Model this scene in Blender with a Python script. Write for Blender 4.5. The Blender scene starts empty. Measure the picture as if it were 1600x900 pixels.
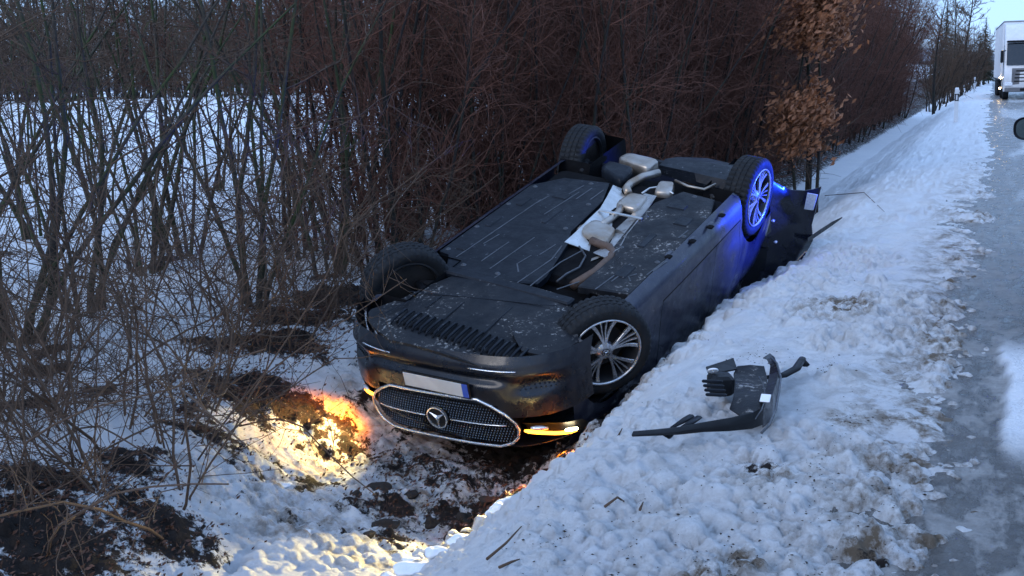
import bpy, math, random
import numpy as np
from mathutils import Matrix, Vector
random.seed(7); RNG = np.random.default_rng(7)
SC = bpy.context.scene
COL = SC.collection
R_ = math.radians

# ------------------------------------------------------------------ camera, sky, sun, exposure
F_PX, CAM_H = 1800.0, 1.65
YAW, PITCH, ROLL = R_(22.65), R_(10.25), R_(1.5)
def cam_axes():
    fw = np.array([-math.sin(YAW)*math.cos(PITCH), math.cos(YAW)*math.cos(PITCH), -math.sin(PITCH)])
    r = np.array([math.cos(YAW), math.sin(YAW), 0.0]); d = np.cross(fw, r)
    c, s = math.cos(ROLL), math.sin(ROLL)
    return np.c_[c*r+s*d, -s*r+c*d, fw]
RC = cam_axes(); CAM = np.array([0, 0, CAM_H])
cd = bpy.data.cameras.new('camera'); cam = bpy.data.objects.new('camera', cd); COL.objects.link(cam)
cd.sensor_width = 36; cd.lens = F_PX/1600*36; cd.clip_start = 0.05; cd.clip_end = 4000
m = Matrix.Identity(4)
for i in range(3):
    m[i][0] = RC[i, 0]; m[i][1] = -RC[i, 1]; m[i][2] = -RC[i, 2]; m[i][3] = CAM[i]
cam.matrix_world = m; SC.camera = cam

SUN_EL, SUN_AZ = R_(4.0), R_(200)           # the sun just setting behind the camera, behind thin cloud
w = bpy.data.worlds.new('World'); SC.world = w; w.use_nodes = True
nt = w.node_tree; bg = nt.nodes['Background']
sky = nt.nodes.new('ShaderNodeTexSky'); sky.sky_type = 'NISHITA'; sky.sun_disc = False
sky.sun_elevation = SUN_EL; sky.sun_rotation = SUN_AZ; sky.ozone_density = 6.0; sky.air_density = 1.0; sky.dust_density = 0.3
# thin even cloud over the clear dusk sky: the same blue everywhere
mx = nt.nodes.new('ShaderNodeMix'); mx.data_type = 'RGBA'; mx.inputs['Factor'].default_value = 0.82
nt.links.new(sky.outputs[0], mx.inputs['A']); mx.inputs['B'].default_value = (1.34, 2.02, 3.32, 1)
nt.links.new(mx.outputs['Result'], bg.inputs[0]); bg.inputs[1].default_value = 0.15
sl = bpy.data.lights.new('sun', 'SUN'); sl.energy = 0.30; sl.angle = R_(25); sl.color = (1.0, 0.93, 0.86)
so = bpy.data.objects.new('sun', sl); COL.objects.link(so)
sd = Vector((math.sin(SUN_AZ)*math.cos(SUN_EL+.35), math.cos(SUN_AZ)*math.cos(SUN_EL+.35), math.sin(SUN_EL+.35)))
so.rotation_euler = sd.to_track_quat('Z', 'Y').to_euler()
vs = SC.view_settings; vs.view_transform = 'Standard'; vs.look = 'None'; vs.gamma = 1; vs.exposure = 1.8
SC.cycles.use_denoising = True
SC.cycles.max_bounces = 6; SC.cycles.diffuse_bounces = 3; SC.cycles.glossy_bounces = 3; SC.cycles.transparent_max_bounces = 6
SC.cycles.sample_clamp_indirect = 4.0

def ray(px, py): return RC @ np.array([(px-800)/F_PX, (py-450)/F_PX, 1.0])
def gp(px, py, z=0.0):
    d = ray(px, py); return CAM + d*((z-CAM[2])/d[2])

# ------------------------------------------------------------------ materials
MATS = {}
class NT:
    def __init__(s, name):
        s.m = bpy.data.materials.new(name); s.m.use_nodes = True; s.t = s.m.node_tree
        s.b = s.t.nodes['Principled BSDF']
    def n(s, typ, **kw):
        o = s.t.nodes.new(typ)
        for k, v in kw.items():
            if k.startswith('_'): setattr(o, k[1:], v)
            else: o.inputs[k.replace('0', ' ') if k not in o.inputs else k].default_value = v
        return o
    def l(s, a, b): s.t.links.new(a, b)
    def noise(s, scale, detail=4, rough=.6, co='Object'):
        tc = s.n('ShaderNodeTexCoord'); nz = s.n('ShaderNodeTexNoise', Scale=scale, Detail=detail, Roughness=rough)
        s.l(tc.outputs[co], nz.inputs['Vector']); return nz.outputs['Fac']
    def ramp(s, src, stops):
        r = s.n('ShaderNodeValToRGB'); e = r.color_ramp.elements
        while len(e) < len(stops): e.new(.5)
        for q, (p, c) in zip(e, stops):
            q.position = p; q.color = c if len(c) == 4 else (*c, 1)
        s.l(src, r.inputs[0]); return r.outputs[0]
    def mix(s, f, a, b):
        x = s.n('ShaderNodeMix', _data_type='RGBA')
        for k, v in (('Factor', f), ('A', a), ('B', b)):
            if hasattr(v, 'is_output'): s.l(v, x.inputs[k])
            elif k == 'Factor': x.inputs[k].default_value = v
            else: x.inputs[k].default_value = (*v, 1)
        return x.outputs['Result']
    def bump(s, h, strength=.3, dist=.01):
        b = s.n('ShaderNodeBump', Strength=strength, Distance=dist); s.l(h, b.inputs['Height']); s.l(b.outputs[0], s.b.inputs['Normal'])
def g1(v): return (v, v, v)
def mat(name, c1, c2=None, scale=6, rough=.5, metal=0., bump=0., bdist=.005, spec=.5, coat=0., speck=None, emit=None):
    if name in MATS: return MATS[name]
    t = NT(name); p = t.b
    c2 = c2 or tuple(v*.7 for v in c1)
    col = t.ramp(t.noise(scale, 5), [(.32, c1), (.68, c2)])
    if speck:                                   # bits of snow, grit or mud stuck on: (colour, scale, threshold)
        sc_, sscale, th = speck
        f = t.ramp(t.noise(sscale, 3, .7), [(th, g1(0)), (th+.05, g1(1))])
        f2 = t.ramp(t.noise(sscale*.07+1.5, 5, .7), [(.50, g1(0)), (.62, g1(1))])
        mu = t.n('ShaderNodeMath', _operation='MULTIPLY'); t.l(f, mu.inputs[0]); t.l(f2, mu.inputs[1])
        col = t.mix(mu.outputs[0], col, sc_)
    t.l(col, p.inputs['Base Color'])
    rr = t.ramp(t.noise(scale*2.3, 4), [(.3, g1(max(0, rough-.1))), (.7, g1(min(1, rough+.12)))]); t.l(rr, p.inputs['Roughness'])
    p.inputs['Metallic'].default_value = metal; p.inputs['Specular IOR Level'].default_value = spec
    p.inputs['Coat Weight'].default_value = coat; p.inputs['Coat Roughness'].default_value = .08
    if bump: t.bump(t.noise(scale*5, 5), bump, bdist)
    if emit: p.inputs['Emission Color'].default_value = (*emit[0], 1); p.inputs['Emission Strength'].default_value = emit[1]
    MATS[name] = t.m; return t.m

def ground_material():
    t = NT('snow_ground'); p = t.b
    a = t.n('ShaderNodeAttribute', _attribute_name='soil'); d = t.n('ShaderNodeAttribute', _attribute_name='dirt')
    soilc = t.ramp(t.noise(9, 6, .7), [(.3, (.007, .005, .004)), (.55, (.020, .012, .009)), (.75, (.050, .030, .020))])
    snow = t.ramp(t.noise(2.2, 3), [(.3, (.80, .82, .86)), (.7, (.88, .89, .90))])
    # grey-brown slush staining
    dn = t.ramp(t.noise(5.5, 6, .75), [(.44, g1(0)), (.64, g1(1))])
    mu = t.n('ShaderNodeMath', _operation='MULTIPLY'); t.l(dn, mu.inputs[0]); t.l(d.outputs['Fac'], mu.inputs[1])
    mk = t.n('ShaderNodeMath', _operation='MULTIPLY'); t.l(mu.outputs[0], mk.inputs[0]); mk.inputs[1].default_value = .9
    snow = t.mix(mk.outputs[0], snow, (.20, .155, .11))
    # grit: crumbs of soil and leaf scattered over the snow
    def comb(a_, ka, b_, kb):
        q1 = t.n('ShaderNodeMath', _operation='MULTIPLY_ADD'); t.l(b_, q1.inputs[0]); q1.inputs[1].default_value = kb; q1.inputs[2].default_value = 0
        q2 = t.n('ShaderNodeMath', _operation='MULTIPLY_ADD'); t.l(a_, q2.inputs[0]); q2.inputs[1].default_value = ka; t.l(q1.outputs[0], q2.inputs[2]); return q2.outputs[0]
    g_ = comb(comb(t.noise(62, 2, .5), 1., t.noise(3.0, 4, .65), .55), 1., d.outputs['Fac'], .07)
    snow = t.mix(t.ramp(g_, [(1.0, g1(0)), (1.03, g1(1))]), snow, (.060, .040, .026))
    nz = t.noise(14, 6, .75)
    ad = t.n('ShaderNodeMath', _operation='ADD'); t.l(a.outputs['Fac'], ad.inputs[0])
    sb = t.n('ShaderNodeMath', _operation='MULTIPLY_ADD'); t.l(nz, sb.inputs[0]); sb.inputs[1].default_value = 1.5; sb.inputs[2].default_value = -.75
    t.l(sb.outputs[0], ad.inputs[1])
    f = t.ramp(ad.outputs[0], [(.42, g1(0)), (.56, g1(1))])
    t.l(t.mix(f, snow, soilc), p.inputs['Base Color'])
    t.l(t.ramp(f, [(0, g1(.62)), (1, g1(.85))]), p.inputs['Roughness']); p.inputs['Specular IOR Level'].default_value = .35
    t.bump(t.noise(60, 8, .85), 1.0, .03)
    return t.m
def road_material():
    t = NT('slushy_road'); p = t.b
    tc = t.n('ShaderNodeTexCoord'); mp = t.n('ShaderNodeMapping'); mp.inputs['Scale'].default_value = (1.5, .6, 1)
    t.l(tc.outputs['Object'], mp.inputs['Vector'])
    n1 = t.n('ShaderNodeTexNoise', Scale=3.6, Detail=8, Roughness=.68); t.l(mp.outputs[0], n1.inputs['Vector'])
    n2 = t.n('ShaderNodeTexNoise', Scale=7., Detail=6, Roughness=.7); t.l(tc.outputs['Object'], n2.inputs['Vector'])
    base = t.ramp(n2.outputs[0], [(.3, (.040, .037, .034)), (.7, (.115, .107, .098))])
    slush = t.ramp(n2.outputs[0], [(.3, (.15, .14, .13)), (.7, (.32, .31, .30))])
    f = t.ramp(n1.outputs[0], [(.48, g1(0)), (.56, g1(1))])
    at = t.n('ShaderNodeAttribute', _attribute_name='snow')
    t.l(t.mix(at.outputs['Fac'], t.mix(f, base, slush), (.70, .71, .73)), p.inputs['Base Color'])
    t.l(t.ramp(n1.outputs[0], [(.42, g1(.09)), (.56, g1(.55))]), p.inputs['Roughness'])
    n3 = t.n('ShaderNodeTexNoise', Scale=26., Detail=6, Roughness=.75); t.l(tc.outputs['Object'], n3.inputs['Vector'])
    hh = t.mix(.35, t.mix(.6, n1.outputs[0], n2.outputs[0]), n3.outputs[0]); t.bump(hh, .9, .05)
    return t.m
def paint_material(name, c, dirt=.5, lo=.3):
    t = NT(name); p = t.b
    f = t.ramp(t.noise(3.5, 7, .7), [(.46, g1(0)), (.76, g1(dirt))])
    f2 = t.ramp(t.noise(38, 3, .7), [(.60, g1(0)), (.68, g1(dirt))])
    a = t.mix(f, c, (.085, .078, .072)); t.l(t.mix(f2, a, (.11, .10, .095)), p.inputs['Base Color'])
    t.l(t.ramp(t.noise(5, 6, .7), [(.35, g1(lo)), (.7, g1(.62))]), p.inputs['Roughness'])
    p.inputs['Metallic'].default_value = .2; p.inputs['Specular IOR Level'].default_value = .35; p.inputs['Coat Weight'].default_value = .35; p.inputs['Coat Roughness'].default_value = .12
    t.bump(t.noise(60, 3), .08, .002)
    return t.m
def bark_material(name, c1, c2, moss):
    t = NT(name); p = t.b
    col = t.ramp(t.noise(30, 5, .7), [(.3, c1), (.7, c2)])
    if moss:
        f = t.ramp(t.noise(1.6, 4, .6), [(.44, g1(0)), (.60, g1(moss))])
        col = t.mix(f, col, (.034, .050, .016))
    t.l(col, p.inputs['Base Color']); p.inputs['Roughness'].default_value = .85; p.inputs['Specular IOR Level'].default_value = .25
    return t.m

M_GROUND = ground_material(); M_ROAD = road_material()
M_PAINT = paint_material('dark_blue_paint', (.010, .015, .036), .32, .22)
M_BUMPER = paint_material('dark_bumper_paint', (.006, .008, .014), .14, .12)
M_UNDER = mat('underbody_plastic', (.004, .006, .010), (.012, .015, .021), 5, .42, 0, .5, .005, spec=.14, speck=((.26, .28, .31), 42, .65))
M_UNDER2 = mat('muddy_underbody', (.005, .007, .011), (.024, .024, .026), 4, .48, 0, .6, .006, spec=.14, speck=((.26, .25, .24), 34, .56))
M_RIB = mat('pale_rib', (.060, .066, .078), (.020, .022, .027), 14, .42)  # paler grey than the plastic covers
M_ALU = mat('heat_shield_aluminium', (.62, .62, .62), (.42, .42, .41), 7, .34, .85, .35, .004)
M_STEEL = mat('exhaust_steel', (.46, .44, .41), (.27, .20, .14), 4, .38, .8, .15)
M_RUST = mat('rusty_steel', (.16, .10, .07), (.075, .05, .04), 8, .6, .45, .3)
M_BLACK = mat('black_plastic', (.005, .006, .008), (.010, .011, .013), 9, .45, spec=.2)
M_MATTE = mat('black_void', (.004, .004, .005), (.007, .007, .008), 9, .9, spec=.1)
M_TYRE = mat('tyre_rubber', (.007, .008, .010), (.016, .017, .019), 9, .72, 0, .3, .003, spec=.25, speck=((.24, .25, .27), 44, .66))
M_RIM = mat('machined_rim', (.60, .61, .63), (.34, .34, .36), 14, .28, .85)
M_BRAKE = mat('dark_brake', (.012, .011, .012), (.03, .026, .024), 12, .5, .4)
M_RIMD = mat('dark_rim', (.016, .017, .02), (.03, .03, .033), 9, .42, .3)
M_CHROME = mat('chrome', (.82, .83, .85), (.68, .69, .71), 12, .2, .75)
M_GLASS = mat('dark_glass', (.010, .012, .015), (.014, .016, .02), 5, .07, spec=.7)
M_BARK = bark_material('mossy_bark', (.022, .019, .016), (.065, .054, .044), .9)
M_BARK2 = bark_material('dark_bark', (.014, .012, .012), (.036, .030, .028), .25)
M_TWIG = bark_material('red_brown_twig', (.078, .034, .024), (.168, .074, .050), 0)
M_TWIG2 = bark_material('grey_brown_twig', (.056, .036, .025), (.115, .074, .050), 0)
M_LEAF = mat('withered_leaf', (.36, .145, .060), (.16, .060, .028), 11, .7)
M_LITTER = mat('fallen_leaf', (.125, .052, .028), (.030, .015, .010), 23, .75)
M_SOIL = mat('clod_soil', (.030, .020, .014), (.012, .009, .007), 9, .9, 0, .5, .01)
M_SNOW = mat('snow_lump', (.86, .87, .89), (.78, .80, .84), 9, .6, 0, .4, .01)
M_NEEDLE = mat('needle', (.014, .024, .014), (.028, .040, .022), 4, .8)
M_WHITE = mat('white_enamel', (.74, .75, .77), (.64, .65, .67), 4, .32)
M_TARP = mat('white_tarpaulin', (.70, .71, .73), (.60, .61, .63), 2, .45, 0, .15, .02)
M_AMBER = mat('lit_amber_lamp', (.9, .35, .02), (.9, .3, .02), 4, .3, emit=((1.0, .33, .02), 3.2))
M_LAMPW = mat('lit_white_lamp', (.9, .9, .85), (.9, .9, .85), 4, .2, emit=((1.0, .84, .5), 9))
M_BLUE = mat('lit_blue_lamp', (.02, .05, .8), (.02, .05, .8), 4, .2, emit=((.02, .05, 1.0), 5))
M_REFL = mat('reflector', (.85, .85, .88), (.8, .8, .85), 4, .12, .6)
M_HILL = mat('hazy_wooded_hill', (.06, .06, .07), (.16, .17, .20), .05, .9)  # snowy wood, with the blue haze of distance put into its colour

# ------------------------------------------------------------------ mesh helpers
class MB:
    def __init__(s): s.v = []; s.f = []
    def add(s, v, f):
        o = len(s.v); s.v += [tuple(map(float, p)) for p in v]; s.f += [tuple(i+o for i in q) for q in f]; return s
    def box(s, c, d, rot=None):
        hx, hy, hz = d[0]/2, d[1]/2, d[2]/2
        P = [Vector((sx*hx, sy*hy, sz*hz)) for sz in (-1, 1) for sy in (-1, 1) for sx in (-1, 1)]
        if rot is not None: P = [rot @ p for p in P]
        return s.add([(p.x+c[0], p.y+c[1], p.z+c[2]) for p in P], [(0, 2, 3, 1), (4, 5, 7, 6), (0, 1, 5, 4), (2, 6, 7, 3), (0, 4, 6, 2), (1, 3, 7, 5)])
    def bbox_(s, c, d, b=.01, rot=None):          # box with chamfered edges
        V = []; hx, hy, hz = d[0]/2, d[1]/2, d[2]/2
        b = min(b, hx*.9, hy*.9, hz*.9); lay = []
        for z, i in ((-hz, b), (-hz+b, 0), (hz-b, 0), (hz, b)):
            x, y = hx-i, hy-i; q = b
            lay.append([(x-q, -y, z), (x, -y+q, z), (x, y-q, z), (x-q, y, z), (-x+q, y, z), (-x, y-q, z), (-x, -y+q, z), (-x+q, -y, z)])
        V = [Vector(p) for L in lay for p in L]
        if rot is not None: V = [rot @ p for p in V]
        Fc = [tuple(reversed(range(8))), tuple(range(24, 32))]
        for k in range(3):
            for i in range(8): Fc.append((k*8+i, k*8+(i+1) % 8, k*8+8+(i+1) % 8, k*8+8+i))
        return s.add([(p.x+c[0], p.y+c[1], p.z+c[2]) for p in V], Fc)
    def tube(s, pts, rad, n=6, cap=True, flat=None):
        pts = [Vector(p) for p in pts]; k = len(pts)
        rad = rad if hasattr(rad, '__len__') else [rad]*k
        d0 = (pts[-1]-pts[0]); d0 = d0.normalized() if d0.length > 1e-6 else Vector((0, 0, 1))
        up = Vector((0, 0, 1)) if abs(d0.z) < .9 else Vector((1, 0, 0))
        if flat is not None: up = Vector(flat[0])
        V = []
        for i, p in enumerate(pts):
            d = (pts[min(i+1, k-1)]-pts[max(i-1, 0)])
            d = d.normalized() if d.length > 1e-9 else d0
            a = d.cross(up); a = a.normalized() if a.length > 1e-6 else d.orthogonal().normalized()
            b = d.cross(a)
            fa, fb = (1, 1) if flat is None else (1, flat[1])
            for j in range(n):
                t = 2*math.pi*j/n + (math.pi/4 if n == 4 else 0); V.append(p + a*(math.cos(t)*rad[i]*fa)+b*(math.sin(t)*rad[i]*fb))
        Fc = [(i*n+j, i*n+(j+1) % n, (i+1)*n+(j+1) % n, (i+1)*n+j) for i in range(k-1) for j in range(n)]
        if cap and n > 2: Fc += [tuple(range(n-1, -1, -1)), tuple((k-1)*n+j for j in range(n))]
        return s.add(V, Fc)
    def lathe(s, prof, n=32, axis='y', closed=False, mod=None):   # prof: (radius, along axis)
        V = []
        for i, (r, h) in enumerate(prof):
            for j in range(n):
                t = 2*math.pi*j/n; q = r if mod is None else mod(i, j, r)
                V.append((q*math.cos(t), h, q*math.sin(t)))
        k = len(prof); e = k if closed else k-1
        Fc = [(i*n+j, i*n+(j+1) % n, ((i+1) % k)*n+(j+1) % n, ((i+1) % k)*n+j) for i in range(e) for j in range(n)]
        return s.add(V, Fc)
    def grid(s, P, closed=False):                 # P: rows of points
        r, c = len(P), len(P[0])
        return s.add([p for row in P for p in row], [(i*c+j, i*c+(j+1) % c, (i+1)*c+(j+1) % c, (i+1)*c+j) for i in range(r-1) for j in range(c if closed else c-1)])
    def prism(s, poly, vec):                      # closed polygon extruded along vec
        n = len(poly); vec = Vector(vec); a = [Vector(p) for p in poly]
        return s.add(a+[p+vec for p in a], [tuple(range(n-1, -1, -1)), tuple(range(n, 2*n))]+[(i, (i+1) % n, n+(i+1) % n, n+i) for i in range(n)])
    def sheet(s, P, th, nrm):                     # grid of points given thickness along nrm
        nrm = Vector(nrm); r, c = len(P), len(P[0]); A = [Vector(p) for row in P for p in row]; N = r*c
        Fc = []
        for i in range(r-1):
            for j in range(c-1):
                a, b, d, e = i*c+j, i*c+j+1, (i+1)*c+j+1, (i+1)*c+j
                Fc += [(a, b, d, e), (N+e, N+d, N+b, N+a)]
        edge = [j for j in range(c)]+[i*c+c-1 for i in range(1, r)]+[(r-1)*c+j for j in range(c-2, -1, -1)]+[i*c for i in range(r-2, 0, -1)]
        Fc += [(edge[i], N+edge[i], N+edge[(i+1) % len(edge)], edge[(i+1) % len(edge)]) for i in range(len(edge))]
        return s.add(A+[p+nrm*th for p in A], Fc)
    def mesh(s, name, mt, smooth=False):
        me = bpy.data.meshes.new(name); me.from_pydata(s.v, [], s.f); me.materials.append(mt)
        if smooth: me.polygons.foreach_set('use_smooth', [True]*len(me.polygons))
        me.update(); return me
    def build(s, name, mt, parent=None, smooth=False, auto=None):
        o = bpy.data.objects.new(name, s.mesh(name, mt, smooth)); COL.objects.link(o)
        if parent is not None: o.parent = parent
        if auto: 
            o.data.polygons.foreach_set('use_smooth', [True]*len(o.data.polygons)); o.data.set_sharp_from_angle(angle=R_(auto))
        return o
def empty(name, loc=(0, 0, 0), rz=0):
    o = bpy.data.objects.new(name, None); COL.objects.link(o); o.location = loc; o.rotation_euler = (0, 0, rz); o.empty_display_size = .1; return o
def tag(o, label=None, cat=None, group=None, kind=None):
    for k, v in (('label', label), ('category', cat), ('group', group), ('kind', kind)):
        if v: o[k] = v
    return o
def child(name, me, parent):
    o = bpy.data.objects.new(name, me); COL.objects.link(o); o.parent = parent; return o
def dup(o, parent):
    c = o.copy(); COL.objects.link(c); c.parent = parent
    for ch in list(o.children): dup(ch, c)
    return c

# ------------------------------------------------------------------ terrain
def hsh(ix, iy, seed):
    h = (ix.astype(np.int64)*374761393 + iy.astype(np.int64)*668265263 + seed*974711) & 0xffffffff
    h = ((h ^ (h >> 13))*1274126177) & 0xffffffff
    return ((h ^ (h >> 16)) & 0xffff)/65535.0
def vn(x, y, s=0):
    x0 = np.floor(x); y0 = np.floor(y); fx = x-x0; fy = y-y0; fx = fx*fx*(3-2*fx); fy = fy*fy*(3-2*fy)
    a = hsh(x0, y0, s); b = hsh(x0+1, y0, s); c = hsh(x0, y0+1, s); d = hsh(x0+1, y0+1, s)
    return (a*(1-fx)+b*fx)*(1-fy)+(c*(1-fx)+d*fx)*fy
def fbm(x, y, o=4, s=0, g=.5):
    t = 0; a = 1; k = 0
    for i in range(o): t = t+a*vn(x*2**i+i*17.3, y*2**i-i*9.1, s+i); k += a; a *= g
    return t/k-.5
def sst(v, a, b): t = np.clip((v-a)/(b-a), 0, 1); return t*t*(3-2*t)
PX = [-900, -60, -14, -7.5, -5.3, -4.3, -3.6, -2.9, -2.35, -1.95, -1.70, -1.5, -.95, -.45, -.16, .12, .5, 6.0, 6.4, 7.2, 9, 14, 900]
PZ = [-.4, -.45, -.42, -.40, -.40, -.52, -.92, -1.0, -.72, -.33, -.12, -.015, .02, .035, .02, -.045, -.12, -.12, .03, .06, -.3, -.3, -.3]
def base_h(x, y):
    xx = x + .12*fbm(x*.0+y*.55, y*.0+3.1, 3, 5)
    xx = xx+.11*(1-sst(y, 8, 15))*sst(x, -1.2, -.5)
    z = np.interp(xx, PX, PZ)
    lo = np.minimum(z, 0)+.0
    deep = (1-.5*sst(y, 12.5, 17))*(.82+.18*sst(y, 4.6, 6.2))
    z = np.where((x > -6) & (z < 0) & (x < .1), z*deep+(1-deep)*np.minimum(z, -.0)*.25, z)
    z = z+2.6*sst(y, 62, 84)*sst(-x, 3.2, 9)*(1-sst(-x, 16, 40)*.6)
    z = z+.10*fbm(x*.5, y*.5, 4, 11)*sst(-x, 1.9, 3.2) + .5*fbm(x*.03, y*.03, 3, 12)*sst(-x, 9, 30)
    return z
def h_at(x, y):
    return float(base_h(np.array([float(x)]), np.array([float(y)]))[0])

def blob(X, Y, c, rx, ry, rot=0):
    dx, dy = X-c[0], Y-c[1]; ca, sa = math.cos(rot), math.sin(rot)
    u, v = (dx*ca+dy*sa)/rx, (-dx*sa+dy*ca)/ry
    return np.clip(1.35-np.sqrt(u*u+v*v)*.9, 0, 1)
def soil_spots():
    L = []
    def s(px, py, z, rx, ry, k=1.): c = gp(px, py, z); L.append((c[0], c[1], rx, ry, k))
    s(60, 850, -.5, .6, .5, .82); s(170, 800, -.55, .45, .4, .85); s(40, 760, -.45, .4, .35, .8); s(250, 830, -.6, .22, .3, .9); s(220, 740, -.5, .3, .3, .8)
    s(330, 690, -.6, .4, .3, .8); s(400, 570, -.6, .55, .5, .95); s(480, 530, -.6, .6, .5, 1.2); s(520, 500, -.6, .5, .5, 1.2); s(450, 580, -.6, .45, .35, 1.1); s(430, 640, -.65, .5, .3, .9); s(300, 620, -.5, .5, .4, .7); s(370, 640, -.6, .4, .3, .85)
    s(600, 735, -.75, .26, .2, .95); s(700, 740, -.8, .35, .25, .75); s(610, 780, -.75, .16, .16, .8); s(790, 720, -.7, .35, .35, 1.); s(560, 660, -.7, .2, .2, .6)
    s(850, 690, -.6, .3, .3, 1.); s(660, 700, -.8, .5, .3, .8)
    for px, py in ((90, 555), (135, 505), (220, 425), (390, 485), (280, 412), (165, 300), (520, 440), (300, 628), (50, 640), (75, 585), (150, 620), (410, 310), (20, 400)): s(px, py, -.42, .20, .30, .8)
    return L
SPOTS = soil_spots()
def build_ground():
    def geo(a, step, end, g):
        o = [a]
        while (o[-1] < end) if step > 0 else (o[-1] > end): o.append(o[-1]+step); step *= g
        return o[1:]
    S = .017
    S = .0125; xd = list(np.arange(-7.6, -4.6, .032))+list(np.arange(-4.6, -2.62, .018))+list(np.arange(-2.62, .30, S)); yd = list(np.arange(2.6, 12.2, S))
    xs = np.array(sorted(geo(xd[0], -.03, -900, 1.085))+xd+list(np.arange(.5, 6.2, .4))+geo(6.2, .1, 900, 1.15))
    ys = np.array(sorted(geo(yd[0], -S, -60, 1.12))+yd+geo(yd[-1], S, 1500, 1.022))
    X, Y = np.meshgrid(xs, ys); Z = base_h(X, Y)
    verge = sst(X, -2.5, -1.6)*(1-sst(X, .02, .2))
    fore = 1-sst(Y, 14, 40)
    # broad lumps, then crumbs
    PT = sst(vn(X*1.7, Y*1.25, 53)*.65+vn(X*4.1, Y*3.4, 54)*.35, .40, .62)*(.6+.4*sst(X, -1.9, -.4))
    Z += verge*(.075*fbm(X*1.6, Y*1.3, 3, 21)+.14*np.abs(fbm(X*3.1, Y*2.5, 4, 22))+.06*fbm(X*8, Y*7, 4, 23, .6)*(.4+.6*fore)*(.4+.9*PT)+.13*np.abs(fbm(X*11, Y*10, 3, 24, .6))*fore*PT-.03)
    dist = sst(-X, 1.75, 2.2)*(1-sst(-X, 4.2, 4.9))*(1-sst(Y, 7.6, 8.4))*sst(Y+.5*fbm(X*1.2, Y*1.2, 3, 35), 4.3, 5.1)
    Z += dist*(.12*fbm(X*2.6, Y*2.6, 3, 31)+.17*np.abs(fbm(X*5, Y*5, 4, 32, .6))-.04)
    Z += sst(-X, 3.6, 4.6)*(.05*fbm(X*2.2, Y*2.2, 4, 41))*(1-sst(-X, 30, 60))
    bank = sst(-X, 1.6, 1.9)*(1-sst(-X, 2.6, 3.2)); Z += bank*(.07*fbm(X*3, Y*3, 3, 33)+.09*np.abs(fbm(X*9, Y*9, 3, 34)))
    Z -= .12*np.exp(-((X+2.8)/.6)**2-((Y-6.2)/.8)**2)
    Z -= .34*np.exp(-((X+4.2)/.42)**2-((Y-6.55)/.85)**2)
    # footprints / holes in the left snow
    for px, py in ((366, 832), (395, 870), (120, 690)):
        c = gp(px, py, -.62); q = ((X-c[0])/.055)**2+((Y-c[1])/.085)**2; Z -= .09*np.exp(-q**2)
    soil = np.zeros_like(X)
    for x, y, rx, ry, k in SPOTS: soil = np.maximum(soil, .82*k*blob(X, Y, (x, y), rx, ry))
    soil = soil+(soil > .02)*1.25*fbm(X*3.6, Y*3.6, 5, 71, .65)
    Z += np.clip(soil, 0, 1)*(.16*fbm(X*5, Y*5, 4, 72, .6)+.10*np.abs(fbm(X*12, Y*12, 3, 73))+.03)*sst(-X, 2.0, 2.4)
    soil = np.maximum(soil, dist*sst(Y, 4.9, 5.6)*(.27+1.5*fbm(X*4.6, Y*4.6, 4, 74, .6)))
    # bare earth under the car body
    soil = np.maximum(soil, blob(X, Y, (-3.0, 8.4), .75, 1.7))
    # hedge foot: litter among the bushes
    hf = sst(-X, 3.3, 3.7)*(1-sst(-X, 5.4, 6.4))*sst(Y, 10.5, 12); soil = np.maximum(soil, hf*.62)
    soil = np.where((X > -1.72), 0, soil)
    # snow crumb domes in the dense patch
    i0 = np.searchsorted(xs, xd[0]); j0 = np.searchsorted(ys, yd[0]); rng = np.random.default_rng(3)
    FN = fbm(X*26, Y*26, 3, 81, .7)*(1-sst(Y, 13, 16))
    Z += .042*FN*np.maximum(verge*(.4+PT), dist); Z0 = Z.copy()
    def domes(n, xr, yr, r0, r1, hk, mask=None):
        px = rng.uniform(*xr, n); py = rng.uniform(*yr, n); rr = r0*(r1/r0)**(rng.random(n)**1.7)
        for x, y, r in zip(px, py, rr):
            if mask is not None and rng.random() > mask(x, y): continue
            i = int(np.searchsorted(xs, x)); j = int(np.searchsorted(ys, y)); k = int(r/S)+2
            a, b, c, d = max(i-k, 0), i+k+1, max(j-k, 0), j+k+1
            xx, yy = X[c:d, a:b]-x, Y[c:d, a:b]-y
            q = 1-(xx*xx+yy*yy)/(r*r); q = q+FN[c:d, a:b]*1.3; hh = np.sqrt(np.clip(q, 0, 1))*r*hk
            z0 = Z0[min(j, len(ys)-1), min(i, len(xs)-1)]-r*.12
            Z[c:d, a:b] = np.maximum(Z[c:d, a:b], np.where(q > 0, z0+hh, -9))
    def clump(x, y): return float(PT[min(int(np.searchsorted(ys, y)), len(ys)-1), min(int(np.searchsorted(xs, x)), len(xs)-1)])**1.3
    domes(15000, (-2.4, -.10), (2.7, 12.1), .010, .032, 1.0, clump)
    domes(240, (-1.9, -.2), (2.7, 11.0), .035, .085, .75, clump)
    domes(420, (-2.5, -1.75), (6.6, 11.6), .03, .09, .85)          # snow pushed up along the car's flank
    domes(420, (-.26, .16), (2.7, 11.8), .012, .04, .9)
    domes(3200, (-4.5, -1.9), (4.3, 7.4), .014, .05, .95, lambda x, y: float(sst(vn(np.array([x*1.9]), np.array([y*1.9]), 52), .35, .65)[0]))
    domes(350, (-5.5, -3.9), (3.2, 8), .03, .07, .5)
    dirt = sst(X, -.85, -.1)*1.15+.32*sst(X, -1.9, -1.2)*(1-sst(Y, 6, 9)*.6)
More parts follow.
